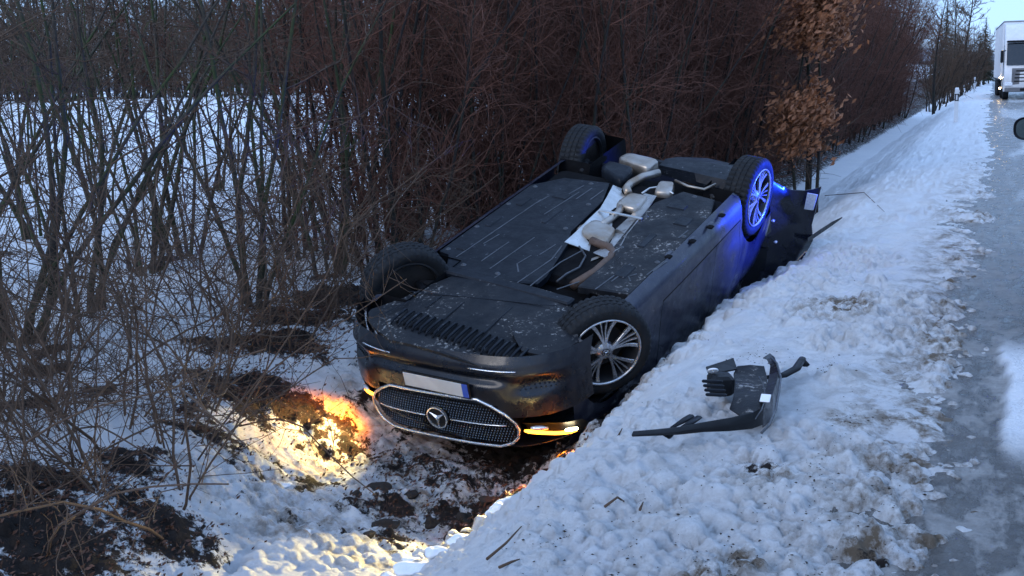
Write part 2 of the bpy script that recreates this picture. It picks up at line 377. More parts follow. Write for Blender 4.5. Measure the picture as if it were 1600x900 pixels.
    dirt = np.maximum(dirt, 1.0*dist*sst(Y, 4.6, 5.4)); dirt = dirt*(1-.75*sst(Y, 12, 26)); dirt = np.where(X > .3, 0, dirt)
    # earth thrown on the verge
    for px, py, r in ((1190, 715, .16), (1370, 845, .15), (1150, 850, .12), (1440, 640, .2), (1330, 640, .14), (1100, 880, .1), (1320, 470, .3)):
        c = gp(px, py, .08); dirt = np.maximum(dirt, 1.7*blob(X, Y, c, r, r*1.2))
    c = gp(1185, 712, .08); soil = np.maximum(soil, .58*blob(X, Y, c, .09, .08)); c = gp(1365, 848, .08); soil = np.maximum(soil, .5*blob(X, Y, c, .08, .07))
    c = gp(1150, 845, .08); soil = np.maximum(soil, .46*blob(X, Y, c, .07, .1))
    ny, nx = X.shape
    me = bpy.data.meshes.new('snowy_ground'); me.vertices.add(nx*ny)
    me.vertices.foreach_set('co', np.stack([X, Y, Z], -1).astype(np.float32).ravel())
    I = np.arange(nx*ny).reshape(ny, nx); Q = np.stack([I[:-1, :-1], I[:-1, 1:], I[1:, 1:], I[1:, :-1]], -1).reshape(-1, 4)
    n = len(Q); me.loops.add(n*4); me.loops.foreach_set('vertex_index', Q.ravel().astype(np.int32))
    me.polygons.add(n); me.polygons.foreach_set('loop_start', np.arange(0, n*4, 4, dtype=np.int32)); me.polygons.foreach_set('loop_total', np.full(n, 4, dtype=np.int32))
    me.polygons.foreach_set('use_smooth', np.ones(n, dtype=bool)); me.update(calc_edges=True)
    for nm, A in (('soil', soil), ('dirt', dirt)):
        at = me.attributes.new(nm, 'FLOAT', 'POINT'); at.data.foreach_set('value', A.astype(np.float32).ravel())
    me.materials.append(M_GROUND)
    o = bpy.data.objects.new('snowy_ground', me); COL.objects.link(o); tag(o, kind='structure')
    return xs, ys, Z
GXS, GYS, GZ = build_ground()
def gz(x, y):
    i = int(np.clip(np.searchsorted(GXS, x), 0, len(GXS)-1)); j = int(np.clip(np.searchsorted(GYS, y), 0, len(GYS)-1)); return float(GZ[j, i])

# road: gently rutted slush sheet
def build_road():
    xs = np.concatenate([np.arange(-.5, .8, .018), np.arange(.8, 6.31, .25)])
    ys = [-40, -10, -2]; y = 2.4; st = .022
    while y < 900: ys.append(y); y += st; st *= 1.013
    X, Y = np.meshgrid(xs, np.array(ys))
    Z = .030*fbm(X*3.2, Y*1.4, 5, 61, .6)+.05*np.abs(fbm(X*8, Y*5, 5, 62, .65))-.012
    Z *= 1-sst(Y, 25, 60)*.8
    ridge = np.where(Y < 11.5, sst(X+.10*fbm(Y*1.1, X*0+2., 3, 66)+.05*fbm(X*9, Y*9, 3, 67), .09, .15)*(1-sst(X, .75, 1.0))*sst(Y, 5.0, 5.6)*(1-sst(Y, 6.8, 7.8)), 0)
    far = sst(fbm(X*.9, Y*.16, 4, 68), .05, .16)*sst(Y, 9, 16)*.55*sst(X, .15, .4)
    Z += ridge*(.03+.05*np.abs(fbm(X*9, Y*9, 3, 69)))
    mb = MB(); mb.grid([[(X[i, j], Y[i, j], Z[i, j]) for j in range(len(xs))] for i in range(len(ys))])
    o = mb.build('road', M_ROAD, None, True); tag(o, kind='structure')
    at = o.data.attributes.new('snow', 'FLOAT', 'POINT'); at.data.foreach_set('value', np.clip(ridge+far, 0, 1).astype(np.float32).ravel())
build_road()

# ------------------------------------------------------------------ the overturned car (built upright: x forward, y left, z up; then turned over)
CR = np.array([[-0.1655, -0.979, -0.1193], [-0.9496, 0.1255, 0.2872], [-0.2662, 0.1608, -0.9504]]); CT = np.array([-2.95, 8.75, .664])
def car_plane(px, py, val, ax=2):
    d = CR.T @ ray(px, py); o = CR.T @ (CAM-CT); t = (val-o[ax])/d[ax]; return o+t*d
cz = lambda px, py, z=.17: car_plane(px, py, z, 2)
def loft_body(par, prof_w, prof_top, prof_belt, x0, x1, seams, wheels, arch_r, mats, z_floor=.17, trim=None, tumble=.25, dent=0, door_spans=(), names=('body_shell', 'door', 'panel_gap', 'side_window')):
    # par: thing; returns after linking shell, doors, gaps, windows on both sides
    xs = set(np.round(np.arange(x0, x1+.001, .045), 4))
    for s_ in seams: xs |= {round(s_-.005, 4), round(s_+.005, 4)}
    for wx in wheels: xs |= {round(wx+arch_r*math.cos(t), 4) for t in np.linspace(0, math.pi, 15)}
    xs = sorted(xs); xs = [x for i, x in enumerate(xs) if i == 0 or x-xs[i-1] > .003]
    W = lambda x: np.interp(x, *zip(*prof_w)); TP = lambda x: np.interp(x, *zip(*prof_top)); BL = lambda x: np.interp(x, *zip(*prof_belt))
    def section(x):
        w_, zt, zb = W(x), TP(x), BL(x); zt = max(zt, zb+.02); k = np.clip((zt-zb)/.42, 0, 1)
        wr = w_-.085-tumble*k
        low = [(w_-.12, z_floor), (w_-.075, z_floor+.015), (w_-.045, z_floor+.05), (w_-.022, z_floor+.11), (w_-.012, .365), (w_-.011, .377)]
        for t in np.linspace(.03, 1, 12):
            z = .377+(zb-.02-.377)*t; bul = .012*math.sin(math.pi*min(1, t*1.1)); low.append((w_-.012+bul-.045*t**3, z))
        low.append((w_-.075, zb))
        up = [(wr+(w_-.085-wr)*(1-t), zb+(zt-.055*k-.012-zb)*t) for t in (.08, .35, .65, .94)]
        up += [(wr-.03-.0*k, zt-.022*k-.004), (wr*.72, zt-.004), (wr*.35, zt), (0, zt+.003)]
        return low+up
    secs = [section(x) for x in xs]; n = len(secs[0])
    zcut = .335
    groups = {}
    for side in (1, -1):
        V = [[Vector((x, side*y, z)) for y, z in sc_] for x, sc_ in zip(xs, secs)]
        if dent:
            for row in V:
                for p in row:
                    if abs(p.y) > .5 and .40 < p.z < 1.3:
                        q_ = fbm(np.array([p.x*2.1]), np.array([p.z*3.1]), 3, 91)[0]*dent+dent*.6*max(0, fbm(np.array([p.x*5.]), np.array([p.z*6.]), 2, 92)[0]-.1); p.y -= side*(q_+dent*.2)
        dead = lambda p: any((p.x-wx)**2+(p.z-zcut)**2 < (arch_r-.001)**2 for wx in wheels) and abs(p.y) > .4
        for i in range(len(xs)-1):
            for j in range(n-1):
                q = [(i, j), (i+1, j), (i+1, j+1), (i, j+1)]; P = [V[a][b].copy() for a, b in q]
                dd = [dead(p) for p in P]
                if all(dd): continue
                if trim and min(p.x for p in P) < trim[0] and min(p.z for p in P) < trim[1]: continue
                for p, isd in zip(P, dd):
                    if isd:
                        wx = min(wheels, key=lambda t: abs(t-p.x)); e = Vector((p.x-wx, 0, p.z-zcut)); l = e.length
                        if l > 1e-4: e *= arch_r/l
                        p.x, p.z = wx+e.x, zcut+e.z
                xm = (xs[i]+xs[i+1])/2; zm = secs[i][j][1]; zb = BL(xm); k = TP(xm)-zb
                key = names[0]
                insp = any(a-.002 <= xm <= b+.002 for a, b in door_spans)
                if j < 18:
                    if j == 4 and insp: key = (names[2], side, 9)
                    elif any(abs(xm-s_) < .0045 for s_ in seams) and j > 4: key = (names[2], side, 9)
                    else:
                        for di, (a, b) in enumerate(door_spans):
                            if a < xm < b and j > 4: key = (names[1], side, di)
                elif 18 <= j <= 20 and k > .17: key = names[3]
                elif j >= 21 and False: pass
                mb = groups.setdefault(key, MB()); mb.add(P if side > 0 else P[::-1], [(0, 1, 2, 3)])
    out = {}
    for key, mb in groups.items():
        nm = key if isinstance(key, str) else key[0]
        o = mb.build(nm, mats[nm], par); me = o.data
        import bmesh
        b = bmesh.new(); b.from_mesh(me); bmesh.ops.remove_doubles(b, verts=b.verts, dist=.0012); bmesh.ops.recalc_face_normals(b, faces=b.faces); b.to_mesh(me); b.free()
        me.polygons.foreach_set('use_smooth', [True]*len(me.polygons)); me.set_sharp_from_angle(angle=R_(38)); out[key] = o
    return out

def star_mesh(r, t=.006):
    mb = MB()
    mb.lathe([(r, -t), (r+.0, t), (r-.1*r, t*1.3), (r-.12*r, 0), (r-.1*r, -t)], 40, closed=True)
    for k in range(3):
        a = math.pi/2+k*2*math.pi/3; d = Vector((math.cos(a), 0, math.sin(a))); s_ = Vector((-d.z, 0, d.x))
        tip = d*(r*.95); b = r*.17
        V = [tip, s_*b, -s_*b, Vector((0, t*2.2, 0)), -d*b*.4]
        mb.add(V, [(0, 1, 3), (0, 3, 2), (1, 4, 3), (4, 2, 3)])
    return mb
def make_wheel(par, R=.348, rim=.254, wd=.225, nseg=135):
    # axis y, outer face at +y (y = wd/2)
    h = wd/2
    prof = [(rim-.004, h-.012), (rim+.012, h-.004), (rim+.035, h+.004), (R-.028, h-.001), (R-.010, h-.014), (R, h-.034), (R, h-.060), (R-.009, h-.063), (R-.009, h-.070), (R, h-.073),
            (R, .006), (R-.009, .004), (R-.009, -.004), (R, -.006), (R, -h+.073), (R-.009, -h+.070), (R-.009, -h+.063), (R, -h+.060), (R, -h+.034), (R-.010, -h+.014), (R-.028, -h+.001), (rim+.035, -h-.004), (rim+.012, -h+.004), (rim-.004, -h+.012)]
    def mod(i, j, r):
        if r < R-.012: return r
        lug = (j+(1 if i > 11 else 0)) % 3 == 0
        if lug and (4 <= i <= 6 or 17 <= i <= 19): return r-.011
        if lug and (i in (9, 10, 13, 14)): return r-.007
        return r
    MB().lathe(prof, nseg, mod=mod).build('tyre', M_TYRE, par, auto=35)
    rm = MB().lathe([(rim+.004, h-.010), (rim+.004, h-.002), (rim-.008, h-.004), (rim-.013, h-.014), (rim-.02, h-.03), (rim-.03, -h+.03), (rim-.015, -h+.01), (rim+.002, -h+.012)], 60).build('rim', M_RIMD, par, auto=40)
    MB().lathe([(rim+.0045, h-.006), (rim+.001, h+.003), (rim-.009, h+.001), (rim-.012, h-.010)], 60).build('rim_lip', M_RIM, rm, True)
    MB().lathe([(0, -.02), (.15, -.02), (.165, -.01), (.175, -.03), (.232, -.06), (.228, -.07), (0, -.08)], 40).build('brake_disc', M_BRAKE, rm, auto=40)
    MB().lathe([(.0, h-.012), (.03, h-.012), (.042, h-.016), (.062, h-.03), (.07, h-.06), (.05, h-.10)], 32).build('hub', M_RIM, rm, auto=40)
    cap = MB().lathe([(0, h-.009), (.026, h-.009), (.030, h-.012), (.031, h-.02)], 28).build('hub_cap', M_RIMD, par, auto=40)
    st = star_mesh(.022, .002).build('star', M_CHROME, cap, auto=30); st.location = (0, h-.007, 0)
    wide = MB(); thin = MB()
    def spoke(mb, a0, a1, w0, w1, rmax):
        rows = []
        for t in np.linspace(0, 1, 7):
            r = .040+(rmax-.040)*t; a = a0+(a1-a0)*t; wv = w0+(w1-w0)*t**1.6
            y = h-.014-.016*math.sin(math.pi*t*.9)
            c = Vector((math.cos(a)*r, y, math.sin(a)*r)); s_ = Vector((-math.sin(a), 0, math.cos(a)))
            dp = Vector((0, -.020, 0))
            rows.append([c-s_*wv, c-s_*wv*.8+Vector((0, .003, 0)), c+s_*wv*.8+Vector((0, .003, 0)), c+s_*wv, c+s_*wv*.7+dp, c-s_*wv*.7+dp])
        mb.grid(rows, True)
    for sg in (1, -1):
        mb = MB(); spoke(mb, sg*.13, sg*.36, .0065, .0165, rim-.010); me = mb.mesh('spoke', M_RIM)
        mb2 = MB(); spoke(mb2, sg*.06, sg*.095, .004, .0062, rim-.010); me2 = mb2.mesh('spoke', M_RIM)
        for k in range(5):
            for q in (me, me2):
                o = child('spoke', q, rm); o.rotation_euler = (0, -k*2*math.pi/5-.31, 0)

def build_wreck():
    car = empty('overturned_car'); mw = Matrix.Identity(4)
    U_, _, Vt = np.linalg.svd(CR); Rn = U_ @ Vt
    for i in range(3):
        for j in range(3): mw[i][j] = Rn[i, j]
        mw[i][3] = CT[i]
    car.matrix_world = mw
    tag(car, 'dark blue car lying upside down on its roof in the snowy ditch', 'car')
    WB = 1.435
    prof_w = [(-2.36, .70), (-2.25, .80), (-2.0, .875), (-1.7, .91), (-1.435, .925), (0, .93), (1.0, .925), (1.435, .92), (1.75, .90), (1.92, .86)]
    top = [(-2.36, 1.0), (-2.1, 1.16), (-1.85, 1.26), (-1.4, 1.39), (-.8, 1.54), (-.2, 1.60), (.2, 1.58), (.55, 1.48), (1.1, 1.13), (1.5, 1.06), (1.92, .97)]
    belt = [(-2.36, .99), (-1.9, 1.15), (-1.0, 1.16), (0, 1.13), (1.0, 1.07), (1.5, 1.0), (1.92, .90)]
    D = dict(body_shell=M_PAINT, door=M_PAINT, panel_gap=M_MATTE, side_window=M_GLASS)
    loft_body(car, prof_w, top, belt, -2.34, 1.92, (.60, -.46, -1.0), (WB, -WB), .395, D, trim=(-1.72, .66), tumble=.10, dent=.055, door_spans=((-.46, .60), (-1.0, -.46)))
    # floor pan: a solid dark core that closes the body, with wheel wells
    core = MB()
    core.bbox_((-.05, 0, .50), (1.9, 1.62, .56), .04).bbox_((1.5, 0, .56), (1.1, .96, .5), .04).bbox_((-1.5, 0, .66), (1.0, 1.0, .5), .04)
    core.build('floor_pan', M_MATTE, car)
    for sx in (WB, -WB):
        for sy in (1, -1):
            mb = MB(); rows = []
            for yy in (.55, .70, .86): rows.append([(sx+.395*math.cos(t), sy*yy, .335+.395*math.sin(t)) for t in np.linspace(-.45, math.pi+.45, 26)])
            mb.grid(rows); mb.add([(sx+.395*math.cos(t), sy*.55, .335+.395*math.sin(t)) for t in np.linspace(-.45, math.pi+.45, 26)], [tuple(range(26))])
            mb.build('wheel_liner', M_MATTE, car, auto=40)
    # ---- floor panels (plastic covers under the floor)
    def panel(name, poly, z, th, mt, sink=.012):
        # polygon outline with a bevelled rim, plus subtle dishing
        P = [Vector((x, y, z)) for x, y in poly]; c = sum(P, Vector())/len(P); n = len(P)
        inner = [p+(c-p).normalized()*.02-Vector((0, 0, .006)) for p in P]; top_ = [p+Vector((0, 0, th)) for p in P]
        mb = MB(); mb.add(top_+P+inner, [tuple(range(n))]+[(i, n+i, n+(i+1) % n, (i+1) % n) for i in range(n)]+[(n+i, 2*n+i, 2*n+(i+1) % n, n+(i+1) % n) for i in range(n)]+[tuple(2*n+i for i in reversed(range(n)))])
        return mb.build(name, mt, car)
    fl = panel('floor_cover', [(1.20, .10), (1.20, .60), (1.02, .70), (1.0, .80), (-.45, .81), (-.72, .62), (-.80, .22), (-.42, .10), (.22, .06), (.42, -.02), (.98, -.14), (1.12, -.14)], .178, .05, M_UNDER)
    fr = panel('floor_cover', [(1.02, -.42), (.95, -.80), (-.55, -.81), (-.88, -.72), (-.92, -.42), (-.60, -.30), (-.2, -.30), (.30, -.36), (.45, -.44)], .178, .05, M_UNDER2)
    tunnel = panel('exhaust_tunnel', [(1.1, .13), (1.1, -.45), (-.9, -.45), (-.9, .2)], .30, .03, M_MATTE)
    # ribs: raised beads of the covers, from the photo's own lines
    def bead(pts, z=.170, r=.006, par=fl, mt=M_RIB):
        P = [cz(px, py, z) for px, py in pts]; MB().tube(P, r, 6, flat=((0, 0, 1), .5)).build('rib', mt, par)
    for pts in (((752, 408), (795, 378)), ((765, 420), (835, 371)), ((810, 425), (808, 412), (830, 399)), ((808, 442), (862, 405), (878, 384)), ((828, 447), (875, 410), (912, 390)),
                ((843, 398), (868, 382)), ((765, 439), (782, 428)), ((880, 308), (912, 290)), ((900, 311), (925, 294)), ((922, 312), (943, 297)), ((712, 402), (845, 312)), ((755, 381), (780, 366)),
                ((838, 317), (858, 306)), ((806, 338), (822, 328)), ((850, 335), (905, 300))):
        bead(pts)
    for pts in (((930, 452), (985, 412)), ((955, 440), (988, 415)), ((1010, 430), (1038, 408)), ((1020, 424), (1042, 408)), ((985, 440), (982, 432), (995, 428)), ((1060, 372), (1075, 360)), ((870, 452), (905, 440))):
        bead(pts, par=fr)
    for (x_, y_, lx, ly) in ((.85, .66, .14, .10), (.35, .70, .22, .06), (-.1, .68, .18, .07), (.05, .33, .30, .05), (-.35, .45, .12, .14), (.65, -.62, .20, .10), (.1, -.55, .26, .06), (-.35, -.66, .16, .12), (-.6, -.50, .10, .16)):
        MB().bbox_((x_, y_, .172), (lx, ly, .016), .007).build('stiffener', M_UNDER, fl if y_ > 0 else fr)
    for (x_, y_) in ((1.12, .2), (1.12, .5), (.95, .75), (.5, .77), (0, .77), (-.42, .75), (.9, -.75), (.4, -.77), (-.1, -.77), (-.5, -.77), (-.85, -.55), (.3, -.42), (-.3, -.36), (.2, .12), (-.3, .17), (-.7, .35)):
        o = MB().lathe([(0, -.008), (.012, -.008), (.016, -.003), (.022, 0), (.022, .004)], 12).build('bolt', M_RIB, fl if y_ > 0 else fr); o.location = (x_, y_, .171); o.rotation_euler = (R_(90), 0, 0)
    # drain holes and bits of torn clip on the right cover, painted sill showing through
    for px, py, l in ((1045, 396, .10), (1082, 372, .08), (1110, 350, .09), (1128, 332, .06)):
        p = cz(px, py, .172); MB().bbox_((p[0], p[1], p[2]), (l, .035, .012), .005).build('floor_slot', M_PAINT, fr)
        MB().bbox_((p[0]+.05, p[1]-.02, p[2]+.001), (.06, .05, .016), .006).build('floor_slot', M_MATTE, fr)
    # ---- front undertray with louvres
    tray = MB(); rows = []
    for x in np.linspace(1.18, 2.26, 24):
        wv = np.interp(x, [1.18, 1.3, 1.75, 2.0, 2.15, 2.26], [.48, .50, .62, .74, .62, .36]); 
        rows.append([(x, wv*s_, .165-.012*math.sin(x*9)*.4+.035*max(0, (x-1.95))*1.2+.02*abs(s_)**3) for s_ in np.linspace(1, -1, 40)])
    tray.sheet(rows, .02, (0, 0, 1)); ut = tray.build('undertray', M_UNDER2, car, auto=50)
    n = 19
    for k in range(n):
        t = k/(n-1); px0, py0 = 612+(806-612)*t, 503+(568-503)*t
        a = cz(px0, py0, .158); x0 = a[0]-.01; y0 = a[1]
        L = .22-.06*abs(t-.5)
        me = MB().tube([(x0+.02, y0, .168), (x0-.02, y0+.004, .150), (x0-L*.5, y0+.008, .147), (x0-L+.02, y0+.012, .150), (x0-L-.01, y0+.014, .168)], [.006, .011, .012, .011, .005], 6)
        me.build('louvre', M_UNDER, ut, True)
        MB().bbox_((x0-L*.5, y0-.024, .163), (L*.9, .016, .008), .003).build('louvre_slot', M_MATTE, ut)
    for pts in (((690, 500), (725, 472)), ((755, 520), (800, 480)), ((590, 495), (640, 470)), ((665, 480), (690, 462)), ((640, 455), (870, 478))):
        bead(pts, .160, .006, ut, M_UNDER)
    # torn right front corner of the tray
    P = [[cz(px, py, z) for px, py in row] for row, z in (((((815, 548), (850, 556), (885, 545), (905, 533))), .15), ((((800, 520), (850, 528), (880, 520), (900, 512))), .135), ((((805, 490), (850, 500), (875, 495), (893, 490))), .165))]
    MB().sheet(P, .012, (0, 0, 1)).build('torn_tray_flap', M_UNDER2, car, auto=50)
    # cross beam ahead of the floor
    MB().bbox_((1.24, .06, .188), (.10, 1.1, .05), .012).build('cross_member', M_UNDER, car)
    # ---- exhaust run
    hs = MB()
    def sh(px_rows, zs, mt, name, th=.006):
        rows = [[cz(px, py, z) for (px, py), z in zip(r, zz)] for r, zz in zip(px_rows, zs)]
        return MB().sheet(rows, th, (0, 0, 1)).build(name, mt, car, auto=30)
    LR = [[(882, 378), (905, 386), (925, 394), (945, 402)], [(900, 362), (922, 368), (945, 378), (968, 388)], [(920, 342), (940, 350), (960, 358), (980, 366)], [(938, 325), (958, 330), (978, 335), (1000, 341)], [(948, 308), (966, 314), (990, 320), (1014, 324)], [(958, 289), (975, 296), (998, 300), (1026, 306)]]
    sh(LR, [(.168, .20+.03*(k % 2), .225+.02*(k % 2), .168) for k in range(6)], M_ALU, 'heat_shield')
    sh([[(945, 426), (952, 420)], [(972, 398), (975, 390)], [(990, 390), (968, 372)], [(978, 366), (962, 362)], [(965, 358), (955, 360)]], [(.172, .172), (.172, .2), (.172, .21), (.172, .22), (.18, .22)], M_ALU, 'heat_shield')
    def pipe(pts, z, r, mt, name):
        zz = z if hasattr(z, '__len__') else [z]*len(pts)
        MB().tube([cz(px, py, q) for (px, py), q in zip(pts, zz)], r, 14).build(name, mt, car, True)
    pipe([(895, 446), (930, 425), (952, 405), (958, 396), (952, 386), (938, 382), (925, 376)], [.20, .20, .20, .20, .20, .20, .205], .034, M_RUST, 'exhaust_pipe')
    pipe([(940, 352), (955, 342), (966, 332), (972, 322)], [.20, .20, .20, .20], .03, M_STEEL, 'exhaust_pipe')
    pipe([(982, 302), (979, 294), (985, 287), (1005, 276), (1030, 270)], [.2, .19, .185, .17, .165], .036, M_STEEL, 'exhaust_pipe')
    def can(corners, z, th, mt, name):            # rounded silencer: corners in pixels round its visible face
        P = [Vector(cz(px, py, z)) for px, py in corners]; c = sum(P, Vector())/4; mb = MB(); rows = []
        for sc_, dz in ((.70, -.012), (.88, -.008), (.98, .012), (1.0, th*.5), (.98, th*.8), (.8, th)):
            ring = []
            for k in range(4):
                a, b, d = P[k-1], P[k], P[(k+1) % 4]
                for t in (.22, .10): ring.append(b+(a-b)*t+(d-b)*(.02 if t > .2 else .06))
                for t in (.10, .22): ring.append(b+(d-b)*t+(a-b)*(.02 if t > .2 else .06))
            rows.append([c+(p-c)*sc_+Vector((0, 0, dz)) for p in ring])
        mb.grid(rows, True); mb.add(rows[0], [tuple(reversed(range(16)))])
        return mb.build(name, mt, car, auto=50)
    can([(893, 356), (930, 341), (966, 356), (946, 382)], .185, .10, M_STEEL, 'catalytic_converter')
    can([(958, 318), (985, 300), (1016, 306), (996, 328)], .175, .10, M_STEEL, 'middle_silencer')
    can([(962, 246), (980, 238), (1034, 250), (1014, 264)], .15, .14, M_STEEL, 'rear_silencer')
    p0, p1 = cz(936, 328, .165), cz(1003, 342, .165)
    MB().tube([p0, p1], .02, 4, flat=((0, 0, 1), .35)).build('tunnel_brace', M_ALU, car)
    # tunnel opening: gearbox cable bracket and lines
    pipe([(870, 440), (885, 428), (905, 418), (915, 400), (905, 385)], .20, .008, M_RIB, 'brake_line')
    MB().add([cz(923, 408, .21), cz(938, 402, .21), cz(936, 388, .25), cz(928, 392, .25)], [(0, 1, 2, 3)]).build('bracket', M_STEEL, car)
    # ---- rear suspension
    pipe([(1055, 282), (1075, 291), (1100, 296), (1118, 288)], .16, .012, M_STEEL, 'anti_roll_bar')
    pipe([(1003, 302), (1015, 294), (1035, 291), (1052, 303)], .17, .008, M_ALU, 'cable')
    can([(1020, 300), (1030, 282), (1055, 284), (1052, 302)], .17, .12, M_STEEL, 'rear_differential')
    can([(936, 262), (950, 250), (995, 262), (970, 284)], .15, .12, M_UNDER, 'control_arm_cover')
    sh([[(1034, 268), (1088, 284), (1130, 296)], [(1030, 258), (1085, 270), (1138, 282)], [(1040, 248), (1095, 252), (1150, 264)], [(1060, 245), (1105, 247), (1155, 258)]], [(.20, .20, .20), (.14, .13, .14), (.125, .115, .12), (.20, .20, .20)], M_UNDER, 'rear_underbody_cover', .03)
    for s_ in (1, -1):
        MB().tube([(-1.30, s_*.38, .26), (-1.36, s_*.74, .30)], [.035, .03], 8).build('control_arm', M_UNDER2, car, True)
        MB().tube([(-1.05, s_*.62, .24), (-1.38, s_*.74, .28)], [.03, .03], 8).build('control_arm', M_UNDER2, car, True)
        MB().tube([(-1.435, s_*.2, .335), (-1.435, s_*.80, .335)], .022, 8).build('drive_shaft', M_RUST, car, True)
    # ---- front suspension seen in the left front wheel arch
    pipe([(668, 463), (690, 460), (715, 452)], .26, .013, M_STEEL, 'tie_rod')
    can([(632, 446), (640, 436), (662, 434), (660, 446)], .30, .06, M_STEEL, 'steering_knuckle')
    for s_ in (1, -1):
        MB().tube([(1.30, s_*.36, .24), (1.42, s_*.70, .24)], [.04, .03], 8).build('control_arm', M_UNDER2, car, True)
        MB().tube([(1.62, s_*.38, .23), (1.44, s_*.70, .24)], [.03, .03], 8).build('control_arm', M_UNDER2, car, True)
    # ---- wheels
    proto = None
    for sx, sy, st in ((WB, -1, 43), (WB, 1, 36), (-WB, -1, 2), (-WB, 1, -4)):
        if proto is None: wh = empty('wheel'); make_wheel(wh); wh.parent = car; proto = wh
        else: wh = dup(proto, car)
        wh.location = (sx, sy*.815, .335); wh.rotation_euler = (0, random.uniform(0, 6), R_(180 if sy < 0 else 0)+R_(st)); wh.rotation_mode = 'XYZ'
        if sy > 0: wh.location.z = .30
        if (sx, sy) == (-WB, 1): wh.location.z = .32
    # ---- front bumper, grille, plate, lamps: slightly twisted in the crash
    fb = empty('front_end'); fb.parent = car; fb.location = (0, 0, 0); fb.rotation_euler = (R_(6), 0, 0); fb.location = (0, .05, .03)
    def xf(y): 
        a = min(abs(y)/.945, .9999); return 1.70+.60*(1-a**3.4)**(1/2.1)
    def bump_x(y, z):
        x = xf(y); x -= .07*np.interp(z, [.14, .20, .30], [1, .45, 0]); x -= .04*np.interp(z, [.55, .80], [0, 1])
        a = abs(y)
        # corner intake: a scooped recess with a blade below it
        x -= .05*math.exp(-((z-.30)/.03)**2)*(a < .60)*min(1, (.60-a)*8)
        sc_ = math.exp(-((a-.72)/.13)**2)*math.exp(-((z-.335)/.055)**2); x -= .085*sc_
        bl = math.exp(-((a-.76)/.16)**2)*math.exp(-((z-.255)/.025)**2); x += .018*bl
        return x
    ysb = np.sin(np.linspace(-1, 1, 93)*math.pi/2)*.94
    zsb = np.linspace(.14, .56, 30)
    # drop the centre lower intake
    mb = MB(); vid = {}
    def hole(y, z): return False
    for j in range(len(zsb)-1):
        for i in range(len(ysb)-1):
            ym, zm = (ysb[i]+ysb[i+1])/2, (zsb[j]+zsb[j+1])/2
            if hole(ym, zm): continue
            if abs(ym) < .50 and zm > .47: continue
            mb.add([(bump_x(y, z), y, z) for y, z in ((ysb[i], zsb[j]), (ysb[i+1], zsb[j]), (ysb[i+1], zsb[j+1]), (ysb[i], zsb[j+1]))], [(0, 1, 2, 3)])
    o = mb.build('front_bumper', M_BUMPER, fb)
    import bmesh
    b = bmesh.new(); b.from_mesh(o.data); bmesh.ops.remove_doubles(b, verts=b.verts, dist=.0008); bmesh.ops.recalc_face_normals(b, faces=b.faces); b.to_mesh(o.data); b.free()
    o.data.polygons.foreach_set('use_smooth', [True]*len(o.data.polygons))
    for a_, b_ in ((-.62, -.30), (.34, .62)): MB().tube([(bump_x(y, .215)+.006, y, .215+.02*abs(y)) for y in np.linspace(a_, b_, 9)], .0065, 6, flat=((0, 0, 1), .7)).build('chrome_strip', M_CHROME, fb, True)
    # intake lattice in each corner: small chrome-black cells
    for s_ in (1, -1):
        lt = MB()
        for a in range(9):
            for q in range(5):
                y = s_*(.63+a*.027+(q % 2)*.0135); z = .300+q*.017
                lt.bbox_((bump_x(y, z)+.006, y, z), (.012, .011, .009), .003)
        lt.build('intake_lattice', M_BLACK, fb)
    # grille: frame wide at the bonnet side
    gx = lambda y, z: xf(y)+.006-.035*np.interp(z, [.55, .80], [0, 1])
    GZ_ = [.436, .48, .545, .615, .668, .732, .778, .808]; GY_ = [.36, .455, .545, .592, .602, .585, .54, .45]
    out = [(y, z) for y, z in zip(GY_, GZ_)]+[(-y, z) for y, z in zip(GY_[::-1], GZ_[::-1])]
    def dens(poly, k=5):
        r = []
        for i in range(len(poly)):
            a, b_ = poly[i], poly[(i+1) % len(poly)]
            r += [(a[0]+(b_[0]-a[0])*t, a[1]+(b_[1]-a[1])*t) for t in np.linspace(0, 1, k, endpoint=False)]
        return r
    ring = dens(out); pts = [(gx(y, z), y, z) for y, z in ring]; pts = pts+[pts[0], pts[1]]
    g = empty('grille'); g.parent = fb; g.rotation_euler = (R_(2.5), 0, 0); g.location = (0, .03, .02)
    MB().tube(pts, .0105, 8, flat=((1, 0, 0), .8), cap=False).build('grille_frame', M_CHROME, g, True)
    inside = lambda y, z: .452 < z < .795 and abs(y) < np.interp(z, GZ_, GY_)-.02
    rows = [[(gx(y, z)-.035, y, z) for y in np.linspace(-np.interp(z, GZ_, GY_), np.interp(z, GZ_, GY_), 31)] for z in np.linspace(.438, .806, 9)]
    MB().grid(rows).build('grille_panel', M_MATTE, g, True)
    dots = MB(); r_ = .0062
    for a in range(-28, 29):
        for q in range(0, 17):
            y = a*.0215+(q % 2)*.01075; z = .458+q*.0215
            if not inside(y, z) or y*y+(z-.632)**2 < .085**2: continue
            x = gx(y, z)-.026
            dots.add([(x, y-r_, z), (x, y, z-r_*1.25), (x, y+r_, z), (x, y, z+r_*1.25), (x+.008, y, z)], [(0, 1, 4), (1, 2, 4), (2, 3, 4), (3, 0, 4)])
    o = dots.build('grille_studs', mat('grey_chrome', (.19, .20, .21), (.12, .12, .13), 12, .22, 1.), g); tag(o, kind='stuff')
    for s_ in (1, -1):
        MB().tube([(gx(y, .632)-.004, y, .632) for y in np.linspace(s_*.105, s_*.525, 9)], .0085, 6, flat=((0, 0, 1), .6)).build('grille_bar', M_CHROME, g, True)
    mb = MB(); mb.lathe([(0, .0), (.080, .0), (.086, -.006), (.086, -.03)], 40)
    bd = mb.build('emblem', M_BLACK, g, auto=40); bd.rotation_euler = (0, 0, R_(-90)); bd.location = (gx(0, .632)-.0, 0, .632)
